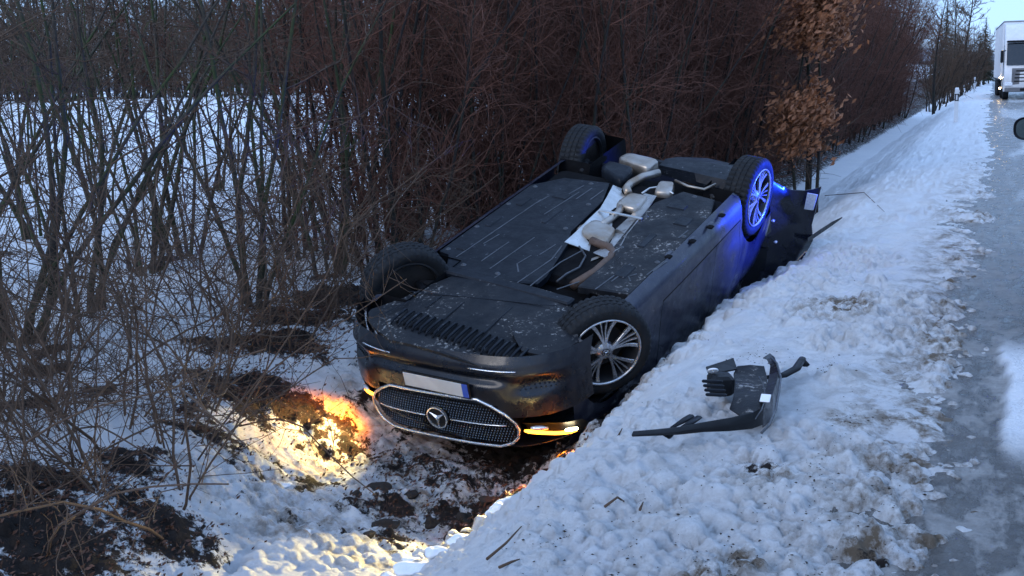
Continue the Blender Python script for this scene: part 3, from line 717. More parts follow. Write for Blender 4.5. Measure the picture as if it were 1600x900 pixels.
    st = star_mesh(.083, .007).build('star', M_CHROME, bd, auto=30); st.location = (0, .004, 0)
    # number plate (blank, blue strip at one end) in its holder
    pl = empty('number_plate'); pl.parent = fb; pl.location = (2.322, -.05, .368); pl.rotation_euler = (0, R_(-4), 0)
    MB().bbox_((-.004, 0, 0), (.012, .54, .13), .005).build('plate_holder', M_BLACK, pl)
    MB().bbox_((.004, .022, 0), (.006, .472, .105), .002).build('plate_face', mat('plate_white', (.55, .56, .57), (.45, .46, .47), 6, .4), pl)
    MB().bbox_((.004, -.237, 0), (.006, .045, .105), .002).build('plate_strip', mat('plate_blue', (.03, .08, .42), (.03, .07, .36), 6, .4), pl)
    # bonnet edge, wings and headlamps
    rows = []
    for t in np.linspace(0, 1, 14):
        z = .79+.21*t; 
        rows.append([(max(.9, gx(y, .77)-.02-.95*t**1.2), y*(1+.0*t), z+.03*t-.07*abs(y/.9)**4+.03*(1-abs(y/.9))) for y in np.linspace(-.90, .90, 37)])
    MB().sheet(rows, .01, (0, 0, -1)).build('bonnet', M_BUMPER, car, auto=60)
    for s_ in (1, -1):
        hl = empty('headlamp'); hl.parent = fb; hl.location = (0, 0, .045 if s_ < 0 else .02)
        cu = [(s_*y) for y in np.linspace(.60, .905, 14)]
        top_ = lambda a: np.interp(a, [.60, .75, .905], [.665, .72, .775]); bot = lambda a: np.interp(a, [.60, .75, .905], [.56, .575, .64])
        rows = [[(bump_x(y, .56)-.012-.10*t-.02*math.sin(t*3.1), y, bot(abs(y))+(top_(abs(y))-bot(abs(y)))*t) for y in cu] for t in np.linspace(0, 1, 8)]
        MB().grid(rows).build('lamp_housing', M_BLACK, hl, auto=50)
        MB().tube([(bump_x(y, .56)+.004-.05*.6, y, bot(abs(y))+(top_(abs(y))-bot(abs(y)))*.62) for y in cu[1:-1]], [.006]+[.012]*10+[.006], 8).build('indicator_strip', M_AMBER, hl, True)
        MB().tube([(bump_x(y, .56)-.012, y, bot(abs(y))+(top_(abs(y))-bot(abs(y)))*.30) for y in cu[3:8]], [.008, .016, .018, .016, .008], 8).build('reflector_bowl', M_REFL, hl, True)
        MB().tube([(bump_x(y, .56)-.008-.03, y, bot(abs(y))+(top_(abs(y))-bot(abs(y)))*.55) for y in cu[10:13]], [.010, .015, .008], 8).build('low_beam', M_LAMPW, hl, True)
        # the lamps' own light: low beam and flashing indicator
        tgt = CR.T @ ((np.array([-4.55, 6.30, -.95]) if s_ > 0 else gp(745, 815, -.75))-CT)
        for nm, col, en, loc, aim, ang, rad in (
                ('low_beam_light', (1.0, .75, .26), 21 if s_ > 0 else 150, (2.22, s_*.74, .66 if s_ > 0 else .58), tgt, 110 if s_ > 0 else 74, .04),
                ('indicator_light', (1.0, .24, .005), 13 if s_ > 0 else 34, (2.15, s_*.82, .68), (2.10+.5, s_*1.15, 1.15), 120, .05)):
            ld = bpy.data.lights.new(nm, 'SPOT'); ld.energy = en; ld.color = col; ld.shadow_soft_size = rad; ld.spot_size = R_(ang); ld.spot_blend = .6
            lo = bpy.data.objects.new(nm, ld); COL.objects.link(lo); lo.parent = hl; lo.location = loc
            lo.rotation_euler = (Vector(aim)-Vector(loc)).to_track_quat('-Z', 'Y').to_euler()
    # ---- rear bumper torn loose on the right and swung outwards
    def bp(px, py, x): return car_plane(px, py, x, 0)
    rows = [[bp(px, py, x) for px, py, x in r] for r in (
        ((1206, 283, -1.98), (1222, 291, -2.10), (1236, 297, -2.16), (1256, 298, -2.22), (1270, 296, -2.25), (1283, 292, -2.27)),
        ((1204, 303, -1.97), (1226, 312, -2.11), (1240, 314, -2.18), (1256, 314, -2.24), (1268, 312, -2.27), (1279, 309, -2.28)),
        ((1203, 320, -1.96), (1212, 324, -2.04), (1246, 331, -2.19), (1256, 331, -2.25), (1265, 330, -2.28), (1274, 330, -2.28)),
        ((1205, 362, -1.93), (1240, 350, -2.12), (1248, 346, -2.19), (1256, 348, -2.24), (1263, 350, -2.27), (1268, 352, -2.27)),
        ((1188, 376, -1.88), (1232, 358, -2.06), (1247, 358, -2.16), (1256, 364, -2.21), (1263, 368, -2.24), (1270, 376, -2.25)),
        ((1184, 394, -1.84), (1222, 372, -2.02), (1240, 380, -2.12), (1250, 386, -2.17), (1258, 390, -2.19), (1264, 388, -2.20)),
        ((1188, 412, -1.84), (1215, 404, -1.98), (1230, 406, -2.06), (1240, 408, -2.10), (1248, 408, -2.12), (1254, 404, -2.13)),
        ((1186, 432, -1.80), (1206, 432, -1.92), (1222, 431, -2.00), (1230, 430, -2.03), (1236, 428, -2.05), (1243, 420, -2.06)),
        ((1172, 455, -1.72), (1190, 458, -1.82), (1204, 458, -1.90), (1214, 455, -1.96), (1224, 448, -2.00), (1236, 436, -2.02)))]
    MB().sheet(rows, .012, (-1, 0, 0)).build('rear_bumper', M_BUMPER, car, auto=60)
    q = [bp(px, py, -2.215) for px, py in ((1262, 301), (1278, 304), (1271, 328), (1257, 326))]
    MB().prism(q, (.012, 0, 0)).build('sticker', mat('sticker', (.55, .60, .66), (.35, .40, .48), 60, .6), car)
    rows = [[bp(px, py, x) for px, py, x in q_] for q_ in (((1160, 390, -1.66), (1200, 388, -1.90)), ((1150, 425, -1.60), (1194, 425, -1.86)), ((1138, 455, -1.50), (1186, 460, -1.80)), ((1124, 490, -1.40), (1170, 490, -1.66)))]
    MB().sheet(rows, .01, (0, 1, 0)).build('torn_liner', M_BLACK, car)
    # clips and wiring at the tear
    for px, py in ((1212, 378), (1208, 345), (1203, 432), (1209, 437)):
        p = bp(px, py, -1.9); MB().bbox_(p, (.04, .03, .025), .008).build('clip', M_REFL, car)
    pts = [bp(1215, 430, -1.9), bp(1190, 452, -1.75), bp(1170, 468, -1.6)]
    MB().tube(pts, .02, 8).build('loose_trim', M_BLACK, car, True)
    MB().bbox_((-1.98, -.70, .98), (.62, .26, .40), .06).build('rear_corner_carrier', M_BLACK, car)
    # boot lid and rest of the tail, mostly hidden
    MB().bbox_((-2.2, .12, .72), (.2, 1.3, .36), .08).build('tail_panel', M_PAINT, car)
    MB().bbox_((-1.95, 0, .62), (.5, 1.2, .3), .05).build('spare_wheel_well', M_UNDER2, car)
    return car
build_wreck()

# ------------------------------------------------------------------ vegetation
class TB:                                        # fast many-branch mesh: rings of n sides
    def __init__(s, n=3): s.n = n; s.v = []; s.f = []; s.k = 0; s.cs = [(math.cos(2*math.pi*j/n), math.sin(2*math.pi*j/n)) for j in range(n)]
    def line(s, P, R):
        n = s.n; d = P[-1]-P[0]; l = d.length
        if l < 1e-6: return
        d /= l; a = d.cross(Vector((.31, .52, .79))); a.normalize(); b = d.cross(a)
        for p, r in zip(P, R):
            for c, q in s.cs: s.v.append(p+a*(c*r)+b*(q*r))
        for i in range(len(P)-1):
            o = s.k+i*n
            for j in range(n): s.f.append((o+j, o+(j+1) % n, o+n+(j+1) % n, o+n+j))
        s.k += n*len(P)
    def mesh(s, name, mt, smooth=True):
        me = bpy.data.meshes.new(name); V = np.array([tuple(p) for p in s.v], dtype=np.float32); me.vertices.add(len(V)); me.vertices.foreach_set('co', V.ravel())
        Fc = np.array(s.f, dtype=np.int32); n = len(Fc); me.loops.add(n*4); me.loops.foreach_set('vertex_index', Fc.ravel()); me.polygons.add(n)
        me.polygons.foreach_set('loop_start', np.arange(0, n*4, 4, dtype=np.int32)); me.polygons.foreach_set('loop_total', np.full(n, 4, dtype=np.int32))
        if smooth: me.polygons.foreach_set('use_smooth', np.ones(n, dtype=bool))
        me.update(calc_edges=True); me.materials.append(mt); return me
def rv(rn, s=1.): return Vector((rn.gauss(0, s), rn.gauss(0, s), rn.gauss(0, s)))
def wander(rn, p, d, L, k, wob, up=0.):
    P = [p.copy()]; d = d.normalized()
    for i in range(k):
        d = (d+rv(rn, wob)+Vector((0, 0, up))).normalized(); P.append(P[-1]+d*(L/k))
    return P
def bush(seed, nst, H, lean, thick, nbr, ntw, blen=1.0, twr=.0024, base=.22, low=.12, up=.05, tangle=.5, mats=None, wob=.085, root=.12, grav=.02):
    rn = random.Random(seed); A = TB(6); B = TB(3)
    for s_ in range(nst):
        a = rn.uniform(0, 2*math.pi); r = base*math.sqrt(rn.random()); p = Vector((math.cos(a)*r, math.sin(a)*r, -root))
        d = Vector((math.cos(a)*lean*rn.uniform(.2, 1.2), math.sin(a)*lean*rn.uniform(.2, 1.2), 1))
        L = H*rn.uniform(.65, 1.08); k = 9; P = wander(rn, p, d, L, k, wob, grav); t0 = thick*rn.uniform(.45, 1.0)
        R = [t0*(1.18 if i == 0 else 1)*(1-.82*i/k)+.003 for i in range(k+1)]
        A.line(P, R)
        for b in range(nbr):
            t = low+(1-low)*rn.random(); i = min(int(t*k), k-1); q = P[i].lerp(P[i+1], t*k-i)
            bd = rv(rn); bd.z = abs(bd.z)*.6+.25+up*4; bd += (q-Vector((0, 0, q.z)))*.35; bl = blen*rn.uniform(.45, 1.25)*(1.1-.45*t)
            Q = wander(rn, q, bd, bl, 5, .20, up); br = min(R[i]*.5, .010)*rn.uniform(.45, 1.)+.0018
            B.line(Q, [br*(1-.7*j/5) for j in range(6)])
            for w_ in range(ntw):
                u = rn.random(); j = min(int(u*5), 4); z = Q[j].lerp(Q[j+1], u*5-j)
                td = rv(rn, tangle)+(Q[j+1]-Q[j]).normalized()*.8+Vector((0, 0, .12)); tl = rn.uniform(.14, .62)*min(1, blen+.1)
                T = wander(rn, z, td, tl, 2, .22, .03); B.line(T, [twr*1.25, twr, twr*.55])
    m_ = mats or (M_BARK, M_TWIG)
    return A.mesh('trunk', m_[0]), B.mesh('crown', m_[1])
def leaf_mesh(pts, size, rn, mt, name):
    V = []; Fc = []
    for p in pts:
        n = rv(rn).normalized(); a = n.orthogonal().normalized(); b = n.cross(a); s_ = size*rn.uniform(.6, 1.25); c = n*(s_*.3*rn.uniform(-1, 1.2))
        o = len(V); V += [p-a*s_, p-b*s_*.45+c, p+a*s_, p+b*s_*.45+c*.6, p+a*s_*.1+n*s_*.12]
        Fc += [(o, o+1, o+4), (o+1, o+2, o+4), (o+2, o+3, o+4), (o+3, o, o+4)]
    me = bpy.data.meshes.new(name); me.from_pydata(V, [], Fc); me.materials.append(mt); return me
def put(name, meshes, loc, rz, sc_, label, cat, group=None, tilt=(0, 0)):
    e = empty(name, loc, rz); e.scale = (sc_, sc_, sc_*random.uniform(.92, 1.08)); e.rotation_euler = (tilt[0], tilt[1], rz); tag(e, label, cat, group)
    for n_, me in zip(('trunk', 'crown', 'leaves'), meshes): child(n_, me, e)
    return e
OPEN = [bush(101+i, 7, 5.2, .22, .036, 10, 5, 1.35, .0028, .25, .14, .0, .75, (M_BARK, M_TWIG2), .09) for i in range(3)]
HIGH = [bush(131+i, 5, 5.4, .2, .038, 17, 7, 1.3, .003, .25, .42, .02, .7, (M_BARK, M_TWIG2)) for i in range(2)]
YOUNG = [bush(151+i, 8, 2.7, .75, .0085, 7, 5, .75, .0022, .20, .12, .02, .7, (M_TWIG2, M_TWIG2), .15, .35, -.035) for i in range(3)]
HEDGE = [bush(201+i, 12, 5.4, .26, .030, 30, 9, 1.0, .0027, .45, .03, .02, .75, (M_BARK2, M_TWIG)) for i in range(4)]
# left: open multi-stemmed shrubs on the field edge, bases taken from the photo
SH = [(225, 428, 1.0), (130, 500, .95), (395, 482, 1.0), (515, 432, 1.05), (20, 545, 1.0), (290, 405, .9), (165, 322, 1.0), (60, 372, 1.0), (640, 372, 1.05), (450, 352, 1.0), (340, 300, 1.0), (575, 318, 1.1), (700, 330, 1.0), (-60, 450, 1.1), (-90, 600, 1.0), (110, 260, 1.1), (370, 255, 1.1), (30, 290, 1.1), (630, 285, 1.1), (300, 235, 1.1), (570, 245, 1.15), (170, 238, 1.1)]
for i, (px, py, s_) in enumerate(SH):
    c = gp(px, py, -.42)
    put('mossy_shrub', OPEN[i % 3] if i < 9 or i in (13, 14) else HIGH[i % 2], (c[0], c[1], h_at(c[0], c[1])), random.uniform(0, 6.28), s_, 'bare multi-stemmed shrub with mossy green stems standing in the field snow', 'shrub', 'mossy shrubs at the field edge', (random.uniform(-.08, .08), random.uniform(-.05, .1)))
YS = [(90, 600), (180, 560), (300, 640), (250, 700), (60, 700), (420, 560), (470, 520), (520, 505), (350, 560), (10, 640), (150, 690), (560, 470), (330, 500), (460, 470), (-40, 720), (120, 775), (230, 770), (40, 830)]
for i, (px, py) in enumerate(YS):
    c = gp(px, py, -.5)
    put('young_bush', YOUNG[i % 3], (c[0], c[1], gz(c[0], c[1])), random.uniform(0, 6.28), random.uniform(.7, 1.05), ('low bush of thin bare twigs rising beside the big dark soil patch' if px < 320 and py > 580 else 'thin bare twig bush on the ditch bank near the car bumper' if px > 400 else 'low bare twig bush between the mossy shrubs on the ditch bank'), 'bush', ('bushes by the soil patch' if px < 320 and py > 580 else 'bushes near the car bumper' if px > 400 else 'bushes between the mossy shrubs'), (random.uniform(-.15, .15), random.uniform(-.1, .25)))
# hedge behind the car and on along the verge
HL = 'dense bare bush in the field-side row of the long hedge'; HM = 'dense bare bush in the middle row of the long hedge'
HF = 'red-brown bare bush in the front row of the long hedge, edging the snowy verge'; HB = 'tangled red-brown bare bush right behind the overturned car'
y = 11.2; n = 0
while y < 58:
    for row, x in enumerate((-4.25, -5.6, -7.1)):
        if (y < 13 and row == 0) or (y < 12.3 and row == 2): continue
        xx = x-.35*(y < 15)+random.uniform(-.3, .3); yy = y+random.uniform(-.5, .5)
        put('hedge_bush', HEDGE[n % 4], (xx, yy, h_at(xx, yy)), random.uniform(0, 6.28), random.uniform(.88, 1.12)*(1 if y < 40 else 1.05), (HB if y < 13.5 else HF if row == 0 else HM if row == 1 else HL), 'bush', ('hedge bushes behind the car' if y < 13.5 else ('verge-side hedge bushes', 'middle hedge bushes', 'field-side hedge bushes')[row])); n += 1
    y += 1.15 if y < 24 else 1.7
# thick tree behind the car
def tree(seed, H, thick, nbr, ntw, blen, mats, low=.3, k=10, twr=.006):
    rn = random.Random(seed); A = TB(9); B = TB(3)
    P = wander(rn, Vector((0, 0, -.2)), Vector((0, 0, 1)), H, k, .03, .05); R = [thick*(1.25 if i == 0 else 1)*(1-.85*i/k)+.01 for i in range(k+1)]; A.line(P, R)
    for b in range(nbr):
        t = low+(1-low)*rn.random()**.8; i = min(int(t*k), k-1); q = P[i].lerp(P[i+1], t*k-i); bd = rv(rn); bd.z = abs(bd.z)*.5+.55
        bl = blen*rn.uniform(.6, 1.2)*(1.25-t*.8); Q = wander(rn, q, bd, bl, 6, .13, .04); br = R[i]*.42; B.line(Q, [br*(1-.8*j/6)+.004 for j in range(7)])
        for w_ in range(ntw):
            u = .15+.85*rn.random(); j = min(int(u*6), 5); z = Q[j].lerp(Q[j+1], u*6-j); td = (Q[j+1]-Q[j]).normalized()+rv(rn, .6)+Vector((0, 0, .25)); tl = bl*rn.uniform(.15, .45)
            T = wander(rn, z, td, tl, 3, .18, .05); B.line(T, [twr*1.6, twr*1.1, twr*.8, twr*.4])
            for _ in range(2):
                T2 = wander(rn, T[rn.choice((1, 2))], td+rv(rn, .7), tl*.5, 2, .2, .05); B.line(T2, [twr*.8, twr*.6, twr*.3])
    return A.mesh('trunk', mats[0]), B.mesh('crown', mats[1])
BIG = tree(301, 13, .21, 26, 10, 3.2, (M_BARK2, M_TWIG2), .16)
c = gp(737, 352, -.42); put('tree', BIG, (c[0], c[1], h_at(c[0], c[1])), 1., 1., 'thick dark tree trunk standing behind the overturned car in the hedge', 'tree')
# withered leaves still hanging on two hedge oaks
def leafy(seed, H, blobs):
    rn = random.Random(seed); tr = bush(seed, 4, H, .10, .035, 14, 5, .8, .003, .15, .1, .05, .5, (M_BARK2, M_TWIG2)); pts = []
    for (x, y, z, rx, rz_, n_) in blobs:
        cl = [Vector((x+rn.gauss(0, rx*.6), y+rn.gauss(0, rx*.6), z+rn.gauss(0, rz_*.55))) for _ in range(max(3, n_//9))]
        for c_ in cl:
            for _ in range(9): pts.append(c_+rv(rn, .075))
    return tr+(leaf_mesh(pts, .056, rn, M_LEAF, 'leaves'),)
q = ray(1266, 200); q = q/q[1]*17.5
put('oak_sapling', leafy(401, 4.4, [(-.10, 0, 1.50, .40, .30, 1500), (.0, .1, 2.60, .40, .26, 1300), (.12, -.1, 3.0, .40, .26, 1100), (.05, .2, 3.4, .5, .3, 700), (-.15, 0, 1.05, .36, .14, 420)]), (q[0], q[1], h_at(q[0], q[1])), 0, 1, 'young oak holding clusters of withered orange leaves, at the hedge front', 'tree')
c = gp(1010, 262, -.3)
put('oak_sapling', leafy(402, 4.0, [(0, 0, 1.3, .15, .12, 36), (.4, 0, 3.0, .3, .2, 50)]), (c[0], c[1]+1.5, h_at(c[0], c[1]+1.5)), 0, 1, 'thin oak with a few withered leaves behind the car wheels', 'tree')
# far side of the field and road end: bare wood edge and conifers
FAR = [tree(501+i, 13, .16, 34, 8, 3.8, (M_BARK2, M_TWIG2), .08, twr=.022) for i in range(4)]
rn = random.Random(9)
for i in range(150):
    t = i/149; a = -.10-t*.80; d = 120+22*math.sin(i*1.7)+30*t+rn.uniform(-10, 10); x, y = d*math.sin(a), d*math.cos(a)
    put('far_tree', FAR[i % 4], (x, y, h_at(x, y)-.1), rn.uniform(0, 6.28), rn.uniform(.8, 1.35), 'bare grey-brown tree in the wood edge beyond the snow field', 'tree', 'wood edge beyond the field')
def conifer(seed, H):
    rn = random.Random(seed); A = TB(7); A.line([Vector((0, 0, -.2)), Vector((0, 0, H))], [H*.018, .02]); V = []; Fc = []
    for z in np.arange(.12, .99, .022):
        for k in range(9):
            a = rn.uniform(0, 6.28); L = H*.20*(1-z)**.8*rn.uniform(.7, 1.15)+.15; hz = z*H+rn.uniform(-.1, .1); d = Vector((math.cos(a), math.sin(a), -.32)); s_ = Vector((-d.y, d.x, 0))
            for j in range(5):
                t0 = j/5; q = Vector((0, 0, hz))+d*(L*t0); wd = L*.20*(1-t0*.6)
                for sg in (1, -1):
                    o = len(V); V += [q, q+d*(L*.24), q+d*(L*.16)+s_*(sg*wd)+Vector((0, 0, -.10*L*rn.random()))]; Fc.append((o, o+1, o+2))
    me = bpy.data.meshes.new('crown'); me.from_pydata(V, [], Fc); me.materials.append(M_NEEDLE)
    return A.mesh('trunk', M_BARK2), me
CON = [conifer(601, 9.5), conifer(602, 8.)]
for i, (px, d, s_, k) in enumerate(((1537, 118, .62, 0), (1529, 124, .6, 1), (1545, 128, .5, 1), (1476, 96, .8, 0))):
    q = ray(px, 120); q = q/q[1]; x, y = q[0]*d, d
    put('conifer', CON[k], (x, y, h_at(x, y)), i, s_, 'dark green conifer at the end of the road beyond the marker posts', 'conifer', 'conifers at the road end')
MID = [bush(701+i, 9, 5.5, .3, .05, 22, 7, 1.5, .010, .5, .1, .06, .5, (M_BARK2, M_TWIG2)) for i in range(2)]
for i, (px, d, s_) in enumerate(((1500, 84, .85), (1512, 92, .85), (1488, 80, .8), (1524, 100, .8), (1532, 112, .75), (1542, 125, .6), (1478, 70, .8), (1505, 100, 1.), (1466, 66, .8), (1518, 106, 1.))):
    q = ray(px, 125); q = q/q[1]; x, y = q[0]*d-.3, d
    put('roadside_bush', MID[i % 2], (x, y, h_at(x, y)), i*1.3, s_, 'brown roadside bush on the snow bank beyond the hedge end', 'bush', 'bushes on the far snow bank')
for (px, d, me, s_, lb) in ((1503, 86, FAR[0], .62, 'bare spreading tree rising above the bushes on the far snow bank'), (1490, 82, FAR[1], .5, 'slim bare tree with a straight trunk on the far snow bank'), (1461, 60, FAR[2], .42, 'slim bare tree at the near end of the snow bank by the hedge')):
    q = ray(px, 120); q = q/q[1]; put('bare_tree', me, (q[0]*d, d, h_at(q[0]*d, d)), 2., s_, lb, 'tree')
rn = random.Random(19)
for i in range(70):
    t = i/69; a = -.20-t*.68; d = 112+14*math.sin(i*2.1)+30*t; x, y = d*math.sin(a), d*math.cos(a)
    put('scrub_bush', MID[i % 2], (x, y, h_at(x, y)-.1), rn.uniform(0, 6.28), rn.uniform(1.5, 2.1), 'tall dense scrub bush before the wood edge beyond the snow field', 'bush', 'scrub before the far wood')
# distant ridge
mb = MB(); rows = []
for i in range(60):
    a = -1.1+i*.035; top_ = 26+14*math.sin(i*.33+1)+7*math.sin(i*.9)
    rows.append([(math.sin(a)*r, math.cos(a)*r, -2+top_*k) for r, k in ((700, 0), (760, .35), (840, .75), (930, 1.), (1100, .9))])
o = mb.grid(rows).build('hills', M_HILL, None, True); tag(o, kind='structure')

# leaf litter, clods and snow lumps
rn = random.Random(5); pts = []; CL = [gp(px, py, .06) for px, py in ((1185, 715), (1150, 850), (1365, 850), (1280, 730), (1120, 880), (1250, 800), (960, 870), (1040, 770), (1330, 640), (1180, 540), (1250, 880), (1400, 760), (880, 800), (1300, 560))]
for x, y, rx, ry, k in SPOTS:
    for _ in range(int(900*rx*ry*4*k)+16):
        xx, yy = x+rn.gauss(0, rx*.6), y+rn.gauss(0, ry*.6); pts.append(Vector((xx, yy, gz(xx, yy)+.008)))
for _ in range(1500):
    xx, yy = rn.uniform(-6.4, -3.4), rn.uniform(11, 20); pts.append(Vector((xx, yy, gz(xx, yy)+.01)))
for _ in range(0):
    xx, yy = rn.uniform(-1.8, -.1), rn.uniform(3.2, 11); pts.append(Vector((xx, yy, gz(xx, yy)+.006)))
me = leaf_mesh(pts, .017, rn, M_LITTER, 'leaf_litter'); o = bpy.data.objects.new('leaf_litter', me); COL.objects.link(o); tag(o, 'brown fallen leaves and crumbs of earth scattered on soil and snow', 'leaf litter', kind='stuff')
V = []; Fc = []
for _ in range(1500):
    cl = rn.choice(CL) if rn.random() < .8 else None
    x, y = (cl[0]+rn.gauss(0, .11)*rn.random()*2, cl[1]+rn.gauss(0, .14)*rn.random()*2) if cl is not None else (rn.uniform(-2.2, .2), 2.9+8*rn.random()**1.6)
    if x > .35: continue
    r_ = .0016*(3.0**(rn.random()**2)); q = Vector((x, y, gz(x, y)+r_*.5)); o_ = len(V)
    V += [q+Vector((rn.uniform(.5, 2.4)*sx*r_, rn.uniform(.5, 2.0)*sy*r_, rn.uniform(.4, 1.1)*sz*r_)) for sx, sy, sz in ((1, 0, 0), (-1, 0, 0), (0, 1, 0), (0, -1, 0), (0, 0, 1), (0, 0, -1))]
    Fc += [tuple(o_+i for i in t_) for t_ in ((0, 2, 4), (2, 1, 4), (1, 3, 4), (3, 0, 4), (2, 0, 5), (1, 2, 5), (3, 1, 5), (0, 3, 5))]
me = bpy.data.meshes.new('earth_crumbs'); me.from_pydata(V, [], Fc); me.materials.append(M_SOIL); o = bpy.data.objects.new('earth_crumbs', me); COL.objects.link(o); tag(o, 'tiny dark crumbs of earth strewn over the verge snow', 'earth crumbs', kind='stuff')
def lump(rn, r):
    ico = [Vector(p).normalized() for p in ((0, 0, 1), (0, 0, -1), (1, 0, .3), (-1, 0, .3), (0, 1, .3), (0, -1, .3), (.7, .7, -.4), (-.7, .7, -.4), (.7, -.7, -.4), (-.7, -.7, -.4), (.6, .6, .6), (-.6, .6, .6), (.6, -.6, .6), (-.6, -.6, .6))]
    import bmesh
    b = bmesh.new(); bmesh.ops.create_icosphere(b, subdivisions=4, radius=r)
    ph = [rn.uniform(0, 6) for _ in range(3)]
    for v in b.verts: v.co *= 1+.22*math.sin(v.co.x/r*3+ph[0])*math.cos(v.co.y/r*3+ph[1])+.15*math.sin(v.co.z/r*5+ph[2])+.20*float(fbm(np.array([v.co.x*2.2+ph[0]*5]), np.array([v.co.y*2.2+v.co.z*1.7+ph[1]*5]), 4, 95, .65)[0]); v.co.z *= .75
    me = bpy.data.meshes.new('lump'); b.to_mesh(me); b.free(); me.polygons.foreach_set('use_smooth', [True]*len(me.polygons)); return me
LM = [lump(rn, 1) for _ in range(4)]
for i, me in enumerate(LM):
    for mt, nm in ((M_SNOW, 's'), (M_SOIL, 'd')): pass
def clod(px, py, z, r, mt, name, lb, cat, grp):
    c = gp(px, py, z); me = LM[rn.randrange(4)].copy(); me.materials.append(mt)
    o = bpy.data.objects.new(name, me); COL.objects.link(o); o.location = (c[0], c[1], gz(c[0], c[1])+r*.12); o.scale = (r*rn.uniform(.8, 1.3), r*rn.uniform(.8, 1.2), r*rn.uniform(.7, 1.1)); o.rotation_euler = (0, 0, rn.uniform(0, 6)); tag(o, lb, cat, grp)
for px, py, r in ((590, 725, .085), (600, 770, .07), (640, 725, .05), (670, 745, .06), (720, 735, .07), (705, 760, .045), (555, 735, .04), (760, 730, .05), (620, 800, .03), (575, 790, .03)):
    clod(px, py, -.78, r, M_SOIL, 'earth_clod', 'dark clod of earth thrown up in front of the car grille', 'clod', 'earth clods before the car')
for px, py, r in ((1520, 855, .022), (1375, 838, .018)):
    clod(px, py, .03, r, M_SOIL, 'earth_clod', 'small dark clod of earth by the slushy road edge', 'clod', 'clods by the road edge')
for px, py, r in ((800, 790, .09), (780, 800, .07), (815, 775, .06), (690, 820, .06), (655, 845, .05), (640, 870, .06), (850, 750, .05), (470, 760, .04), (640, 790, .05), (600, 830, .05), (720, 840, .06), (680, 860, .05), (440, 700, .04)):
    clod(px, py, -.6, r, M_SNOW, 'snow_lump', 'broken lump of snow in the ditch lit by the headlamps', 'snow lump', 'snow lumps in the ditch')
# loose sticks lying on the snow
for pts in (((760, 845), (790, 825), (815, 820)), ((780, 880), (800, 868), (812, 865)), ((945, 800), (965, 792), (985, 788)), ((1000, 810), (1005, 790)), ((965, 665), (972, 645)), ((1290, 260), (1350, 300), (1382, 330)), ((270, 865), (325, 860)), ((145, 762), (168, 790))):
    P = []
    for px, py in pts:
        c = gp(px, py, 0 if px > 700 else -.6); P.append((c[0], c[1], gz(c[0], c[1])+.02))
    o = MB().tube(P, [.006]+[.005]*(len(P)-2)+[.002], 5).build('stick', M_TWIG2, None, True); tag(o, 'thin dark stick lying on the snow', 'stick', 'sticks on the snow')

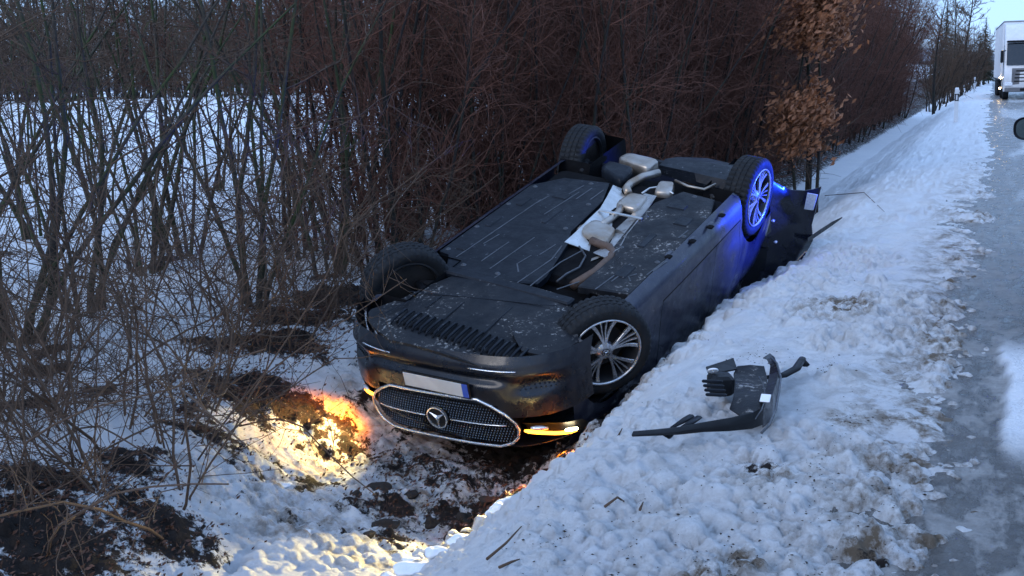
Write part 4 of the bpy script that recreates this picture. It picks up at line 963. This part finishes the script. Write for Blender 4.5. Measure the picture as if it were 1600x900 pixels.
# ------------------------------------------------------------------ wreckage lying on the verge
def on(px, py, dz=.0, z=.06):
    c = gp(px, py, z); return Vector((c[0], c[1], max(gz(c[0], c[1]), z-.05)+dz))
def lift(px, py, z): return Vector(gp(px, py, z))
def build_debris():
    e = empty('bumper_fragment', on(1170, 650)); O = Vector(e.location)
    tag(e, 'broken black bumper corner with torn liner lying on the snow beside the front wheel', 'wreckage')
    def L(P): return [Vector(p)-O for p in P]
    # black outer strip: long thin blade widening into the corner, then curving away
    A = [(988, 679), (1020, 677), (1060, 674), (1100, 668), (1140, 664), (1175, 658), (1192, 650)]
    wv = [.018, .022, .028, .038, .052, .066, .075]
    rows = []
    for (px, py), q in zip(A, wv):
        b = lift(px, py, .13); rows.append([b+Vector((0, 0, -q*.55)), b+Vector((.0, -.012, q*.05)), b+Vector((0, .01, q*.55))])
    MB().sheet([L(r) for r in rows], .008, (0, 1, 0)).build('trim_blade', M_BLACK, e, auto=60)
    # curved skin of the corner
    rows = []
    for (a, b) in (((1192, 652), (1186, 628)), ((1206, 640), (1196, 612)), ((1214, 618), (1202, 590)), ((1218, 595), (1204, 572)), ((1212, 570), (1198, 562)), ((1204, 560), (1192, 560))):
        p, q = lift(*a, .12), lift(*b, .15); m_ = p.lerp(q, .5)+Vector((.02, -.01, .03)); rows.append([p+Vector((0, 0, -.05)), p, m_, q])
    MB().sheet([L(r) for r in rows], .008, (-.3, .5, .2)).build('bumper_skin', M_BUMPER, e, auto=60)
    # edge wire along the skin
    MB().tube(L([lift(px, py, .17) for px, py in ((1190, 676), (1202, 664), (1212, 640), (1217, 612), (1220, 590), (1214, 568), (1206, 560))]), .006, 6).build('edge_moulding', M_RIB, e, True)
    # torn wheel arch liner
    rows = [[lift(px, py, z) for px, py in r] for r, z in ((((1140, 638), (1155, 648), (1178, 654)), .10), (((1146, 620), (1170, 628), (1196, 632)), .14), (((1148, 600), (1172, 604), (1200, 606)), .15), (((1146, 584), (1170, 586), (1198, 588)), .13), (((1152, 572), (1172, 570), (1194, 572)), .16))]
    MB().sheet([L(r) for r in rows], .006, (0, 0, -1)).build('arch_liner', M_UNDER2, e, auto=50)
    # bracket block with ribs
    c = lift(1126, 600, .13)-O
    MB().bbox_(c, (.12, .13, .10), .015, Matrix.Rotation(.4, 3, 'Z')).build('bracket_block', M_BLACK, e)
    for k in range(4):
        p = lift(1113+k*2, 596+k*7, .19-.012*k)-O; MB().bbox_(p, (.10, .018, .014), .004, Matrix.Rotation(.15, 3, 'Z')).build('bracket_rib', M_UNDER, e)
    rows = [[lift(1103, 573, .16), lift(1125, 566, .17), lift(1146, 559, .18)], [lift(1108, 586, .14), lift(1130, 580, .15), lift(1152, 576, .15)]]
    MB().sheet([L(r) for r in rows], .008, (0, 0, -1)).build('mounting_plate', M_BLACK, e)
    p = lift(1114, 579, .20)-O; mb = MB().lathe([(.006, .004), (.026, .004), (.028, 0), (.026, -.004), (.006, -.004)], 24, closed=True); o = mb.build('washer', M_WHITE, e, auto=40); o.location = p; o.rotation_euler = (R_(55), 0, R_(20))
    p = lift(1196, 622, .20)-O; MB().bbox_(p, (.045, .05, .006), .002, Matrix.Rotation(.5, 3, 'X')).build('paper_tag', M_WHITE, e)
    MB().tube(L([lift(1196, 622, .19), lift(1190, 640, .17), lift(1180, 655, .14)]), .003, 5).build('tag_string', M_RIB, e)
    MB().tube(L([lift(1196, 618, .19), lift(1192, 600, .18), lift(1186, 588, .17)]), .003, 5).build('tag_string', M_RIB, e)
    # black arm reaching to the right
    MB().tube(L([lift(1200, 590, .10), lift(1225, 586, .10), lift(1244, 576, .12), lift(1254, 560, .14), lift(1258, 570, .12)]), [.022, .026, .026, .022, .026], 8, flat=((0, 0, 1), .5)).build('bumper_arm', M_BLACK, e, True)
    for r in (((1080, 650), (1070, 656), (1050, 668)), ((1092, 652), (1080, 660), (1062, 670))):
        MB().tube(L([lift(px, py, .13) for px, py in r]), [.018, .02, .01], 6, flat=((0, 0, 1), .5)).build('torn_tab', M_UNDER2, e, True)
    MB().tube(L([lift(1038, 678, .09), lift(1046, 683, .06), lift(1050, 678, .10)]), .01, 6).build('clip', M_BLACK, e, True)
build_debris()
P = [lift(1262, 376, .10), lift(1282, 362, .14), lift(1300, 350, .17), lift(1316, 340, .20)]
o = MB().sheet([[p+Vector((0, 0, -.02*w_)), p+Vector((0, 0, .025*w_))] for p, w_ in zip(P, (1, 1, .9, .3))], .01, (0, 1, 0)).build('trim_strip', M_BLACK, None); tag(o, 'narrow black trim strip sticking up from the snow behind the torn rear bumper', 'wreckage')

# ------------------------------------------------------------------ marker posts along the verge
def post_parts():
    a = [(-.06, -.03), (.06, -.03), (.045, .04), (-.045, .04)]
    def seg(z0, z1, k=1.): return MB().prism([(x*k, y*k, z0) for x, y in a], (0, 0, z1-z0))
    top_ = MB().prism([(x, y, .98) for x, y in a], (0, 0, .0001)); top_ = MB().add([(x, y, .86) for x, y in a]+[(x, y, 1.0+.05*(y > 0)) for x, y in a], [(0, 1, 5, 4), (1, 2, 6, 5), (2, 3, 7, 6), (3, 0, 4, 7), (4, 5, 6, 7)])
    return [('post_body', seg(-.1, .64).mesh('post_body', M_WHITE)), ('black_band', seg(.64, .86, 1.02).mesh('black_band', M_BLACK)), ('post_cap', top_.mesh('post_cap', M_WHITE)),
            ('reflector', MB().bbox_((0, -.034, .75), (.05, .012, .16), .004).mesh('reflector', M_REFL))]
PP = post_parts()
for px, d, lb in ((1495, 38.5, 'white marker post with black band and reflector on the verge before the snow bank'), (1522, 86, 'small white marker post on the verge between the hedge end and the lorry'), (1531, 135, 'distant white marker post at the bend of the road')):
    q = ray(px, 150); q = q/q[1]; e = empty('marker_post', (q[0]*d, d, gz(q[0]*d, d))); tag(e, lb, 'marker post')
    for nm, me in PP: child(nm, me, e)

# ------------------------------------------------------------------ oncoming lorry
def build_truck():
    Y0 = 64.; X0 = .30; W = 2.5; cx = X0+W/2
    e = empty('truck', (cx+.1, Y0, 0), R_(1.6)); tag(e, 'white articulated lorry with lit headlamps coming along the road', 'truck')
    hw = W/2
    # trailer
    MB().bbox_((0, 8.6, 2.45), (2.54, 13.2, 2.9), .03).build('trailer_box', M_TARP, e)
    MB().bbox_((0, 8.6, .98), (2.5, 13.2, .10), .02).build('trailer_bed', M_BLACK, e)
    for k in range(9): MB().box((-1.275, 2.6+k*1.5, 2.4), (.012, .05, 2.75)).build('curtain_strap', M_WHITE, e)
    MB().bbox_((0, 8.6, 3.93), (2.56, 13.22, .07), .02).build('roof_rail', mat('grey_rail', (.25, .26, .28), (.2, .2, .22), 4, .4, .6), e)
    # cab: side profile extruded with rounded front
    prof = [(.0, .42), (-.10, .60), (-.10, 1.35), (-.02, 1.75), (.22, 2.85), (.50, 3.35), (.95, 3.75), (2.0, 3.85), (2.05, .85), (.9, .85), (.9, .45)]
    rows = []
    for t, ins in ((-1, .10), (-.96, .02), (-.85, 0), (-.4, -.03), (0, -.04), (.4, -.03), (.85, 0), (.96, .02), (1, .10)):
        rows.append([(t*(hw-.03), y+(ins if y < 1 else 0), z) for y, z in prof])
    mb = MB(); mb.grid([r+[r[0]] for r in rows]); mb.add(rows[0], [tuple(range(len(prof)))]); mb.add(rows[-1], [tuple(reversed(range(len(prof))))])
    mb.build('cab', M_WHITE, e, auto=35)
    w_ = MB().grid([[(x, y-.10-.03*(1-abs(x)), z) for x in np.linspace(-1.12, 1.12, 7)] for y, z in ((-.02, 1.72), (.20, 2.80))]); w_.build('windscreen', M_GLASS, e)
    MB().bbox_((0, .02, 2.88), (2.3, .30, .10), .03).build('sun_visor', M_BLACK, e)
    for k in range(4): MB().bbox_((0, -.13, .92+k*.17), (1.5-.05*k, .06, .055), .015).build('grille_slat', M_BLACK, e)
    MB().bbox_((0, -.12, .50), (2.3, .10, .22), .03).build('bumper', mat('truck_grey', (.10, .10, .11), (.16, .16, .17), 4, .5), e)
    MB().bbox_((0, -.16, .50), (.9, .05, .14), .02).build('lower_grille', M_BLACK, e)
    for s_ in (-1, 1):
        MB().bbox_((s_*.98, -.11, .78), (.36, .10, .20), .03).build('headlamp', M_REFL, e)
        MB().bbox_((s_*1.34, .12, 2.15), (.14, .12, .62), .04).build('wing_mirror', M_BLACK, e)
        MB().tube([(s_*1.16, .15, 2.45), (s_*1.30, .14, 2.42)], .025, 6).build('mirror_arm', M_BLACK, e)
        MB().bbox_((s_*1.215, .75, 2.1), (.02, .75, .75), .01).build('side_window', M_GLASS, e)
        MB().bbox_((s_*1.21, 1.5, .75), (.06, 1.0, .40), .03).build('side_skirt', M_WHITE, e)
    wm = MB().lathe([(.20, .14), (.30, .15), (.46, .14), (.50, .11), (.50, -.11), (.46, -.14), (.2, -.14)], 28).mesh('wheel', M_TYRE, True)
    rm = MB().lathe([(0, .10), (.12, .12), (.16, .05), (.27, .06), (.30, .14)], 24).mesh('rim', M_RIM, True)
    for s_ in (-1, 1):
        for yy in (.85, 4.2, 10.5, 11.8, 13.1):
            wh = child('wheel', wm, e); wh.location = (s_*1.08, yy, .50); wh.rotation_euler = (0, 0, R_(90 if s_ < 0 else -90)-R_(90)*0 if False else (R_(90)*0)); wh.rotation_euler = (0, 0, R_(90)); wh.rotation_euler = (0, 0, R_(-90)*s_*0+R_(90)*s_*-1)
            child('rim', rm, wh)
    MB().bbox_((0, 2.02, 2.3), (2.3, .10, 2.9), .03).build('cab_gap', M_MATTE, e)
    MB().bbox_((0, -.115, 1.16), (1.7, .03, .80), .02).build('grille_panel', mat('truck_grey', (.10, .10, .11), (.16, .16, .17), 4, .5), e)
    MB().tube([(-1.222, .32, .95), (-1.222, .32, 2.7), (-1.222, 1.2, 2.7), (-1.222, 1.2, .95)], .012, 4).build('door_gap', M_BLACK, e)
    # orange side and dipped lights that are on: amber marker on the trailer front corner, lamp low on the cab
    MB().bbox_((-1.30, 2.1, 1.10), (.10, .12, .12), .03).build('side_lamp', mat('lit_side_lamp', (.9, .7, .4), (.9, .7, .4), 4, .3, emit=((1, .72, .36), 14)), e)
    MB().bbox_((-1.31, 2.1, .55), (.08, .10, .10), .03).build('side_lamp', MATS['lit_side_lamp'], e)
build_truck()

# ------------------------------------------------------------------ car standing on the road, its wing mirror in the picture's edge
def build_patrol():
    e = empty('parked_car', (1.37, 9.35, 0), R_(90)); tag(e, 'car standing on the slushy road with a dark wing mirror and blue lamps', 'car')
    pw = [(-2.35, .72), (-2.2, .83), (-1.5, .88), (0, .89), (1.4, .88), (1.9, .82), (2.2, .70), (2.36, .5)]
    tp = [(-2.35, 1.05), (-2.2, 1.42), (-1.8, 1.54), (-.6, 1.60), (.2, 1.58), (.6, 1.45), (1.1, 1.10), (1.6, 1.03), (2.1, .93), (2.36, .75)]
    bl = [(-2.35, .98), (0, 1.0), (1.0, 1.0), (1.6, .96), (2.1, .86), (2.36, .7)]
    D = dict(body_shell=M_WHITE, door=mat('blue_door_paint', (.02, .06, .30), (.02, .05, .26), 4, .3, .2), panel_gap=M_MATTE, side_window=M_GLASS)
    loft_body(e, pw, tp, bl, -2.34, 2.34, (.85, -.25, -1.05), (1.42, -1.42), .37, D, door_spans=((-.25, .85), (-1.05, -.25)))
    MB().bbox_((0, 0, .42), (4.3, 1.3, .4), .1).build('floor_pan', M_MATTE, e)
    for sy in (1, -1):
        for sx in (1.42, -1.42):
            wh = empty('wheel'); wh.parent = e; wh.location = (sx, sy*.76, .335); wh.rotation_euler = (0, 0, 0 if sy > 0 else math.pi)
            MB().lathe([(.22, .09), (.24, .105), (.31, .10), (.335, .07), (.335, -.07), (.31, -.10), (.22, -.10)], 40).build('tyre', M_TYRE, wh, auto=40)
            MB().lathe([(0, .07), (.06, .08), (.08, .06), (.20, .07), (.225, .10)], 30).build('rim', M_RIM, wh, auto=40)
        # wing mirror: rounded dark housing with the glass facing backwards
        m_ = empty('wing_mirror'); m_.parent = e; m_.location = (.62, sy*1.09, 1.17)
        ring = lambda k, x: [(x, math.copysign(abs(math.cos(t))**.7, math.cos(t))*.125*k, math.copysign(abs(math.sin(t))**.75, math.sin(t))*.092*k) for t in np.linspace(0, 2*math.pi, 28, endpoint=False)]
        mb = MB().grid([ring(.84, -.04), ring(1.0, -.05), ring(1.0, 0), ring(.9, .06), ring(.6, .10), ring(.15, .115)], True); mb.build('mirror_housing', M_BLACK, m_, auto=60)
        mb = MB(); mb.add(ring(.86, -.034), [tuple(range(28))]); mb.build('mirror_glass', mat('mirror_glass', (.10, .125, .13), (.08, .10, .11), 3, .06, 1.), m_)
        MB().tube([(.02, -sy*.08, -.05), (.03, -sy*.22, -.08)], [.03, .035], 8).build('mirror_arm', M_BLACK, m_, True)
    half = [(.58, .17), (.66, .22), (.70, .34), (.71, .55), (.69, .80), (.645, .965), (.63, 1.04), (.45, 1.06)]
    MB().prism([(-2.338, y_, z_) for y_, z_ in half]+[(-2.338, -y_, z_) for y_, z_ in half[::-1]], (-.03, 0, 0)).build('tailgate', M_WHITE, e)
    MB().bbox_((-2.37, 0, .42), (.10, 1.38, .22), .04).build('rear_bumper', M_BLACK, e)
    MB().grid([[(x, y, z) for y in np.linspace(-w_, w_, 6)] for x, z, w_ in ((-2.352, 1.06, .58), (-2.215, 1.41, .54))]).build('rear_window', M_GLASS, e)
    fh = [(.42, .17), (.48, .25), (.50, .40), (.49, .55), (.42, .68)]
    MB().prism([(2.335, y_, z_) for y_, z_ in fh]+[(2.335, -y_, z_) for y_, z_ in fh[::-1]], (.03, 0, 0)).build('front_bumper', M_BLACK, e)
    # front windscreen and rear window sheets
    MB().grid([[(x, y, z) for y in np.linspace(-w_, w_, 6)] for x, z, w_ in ((1.08, 1.128, .70), (.60, 1.463, .60))]).build('windscreen', M_GLASS, e)
    for sy in (1, -1):
        MB().bbox_((2.20, sy*.60, .72), (.16, .30, .12), .03).build('headlamp', M_REFL, e); MB().bbox_((-2.32, sy*.62, .85), (.06, .2, .22), .02).build('tail_lamp', mat('red_lens', (.35, .01, .01), (.3, .01, .01), 4, .2), e)
    # roof beacon bar and a side flasher on the wing, both lit blue
    MB().bbox_((-.1, 0, 1.645), (.26, 1.05, .06), .02).build('beacon_base', M_BLACK, e)
    for sy in (1, -1): MB().bbox_((-.1, sy*.36, 1.71), (.22, .30, .075), .03).build('beacon', M_BLUE, e)
    sf = MB().bbox_((1.92, .835, .80), (.12, .03, .04), .01).build('side_flasher', M_BLUE, e)
    tgt = Vector((-1.86, 10.2, .55)); loc = Vector((1.92, .87, .80)); mw = Matrix.Translation((1.37, 9.35, 0)) @ Matrix.Rotation(R_(90), 4, 'Z')
    ld = bpy.data.lights.new('flasher_light', 'SPOT'); ld.energy = 900; ld.color = (.008, .045, 1.0); ld.spot_size = R_(32); ld.spot_blend = .8; ld.shadow_soft_size = .03
    lo = bpy.data.objects.new('flasher_light', ld); COL.objects.link(lo); lo.parent = sf; lo.location = loc
    d = mw.inverted() @ tgt-loc; lo.rotation_euler = d.to_track_quat('-Z', 'Y').to_euler()
build_patrol()
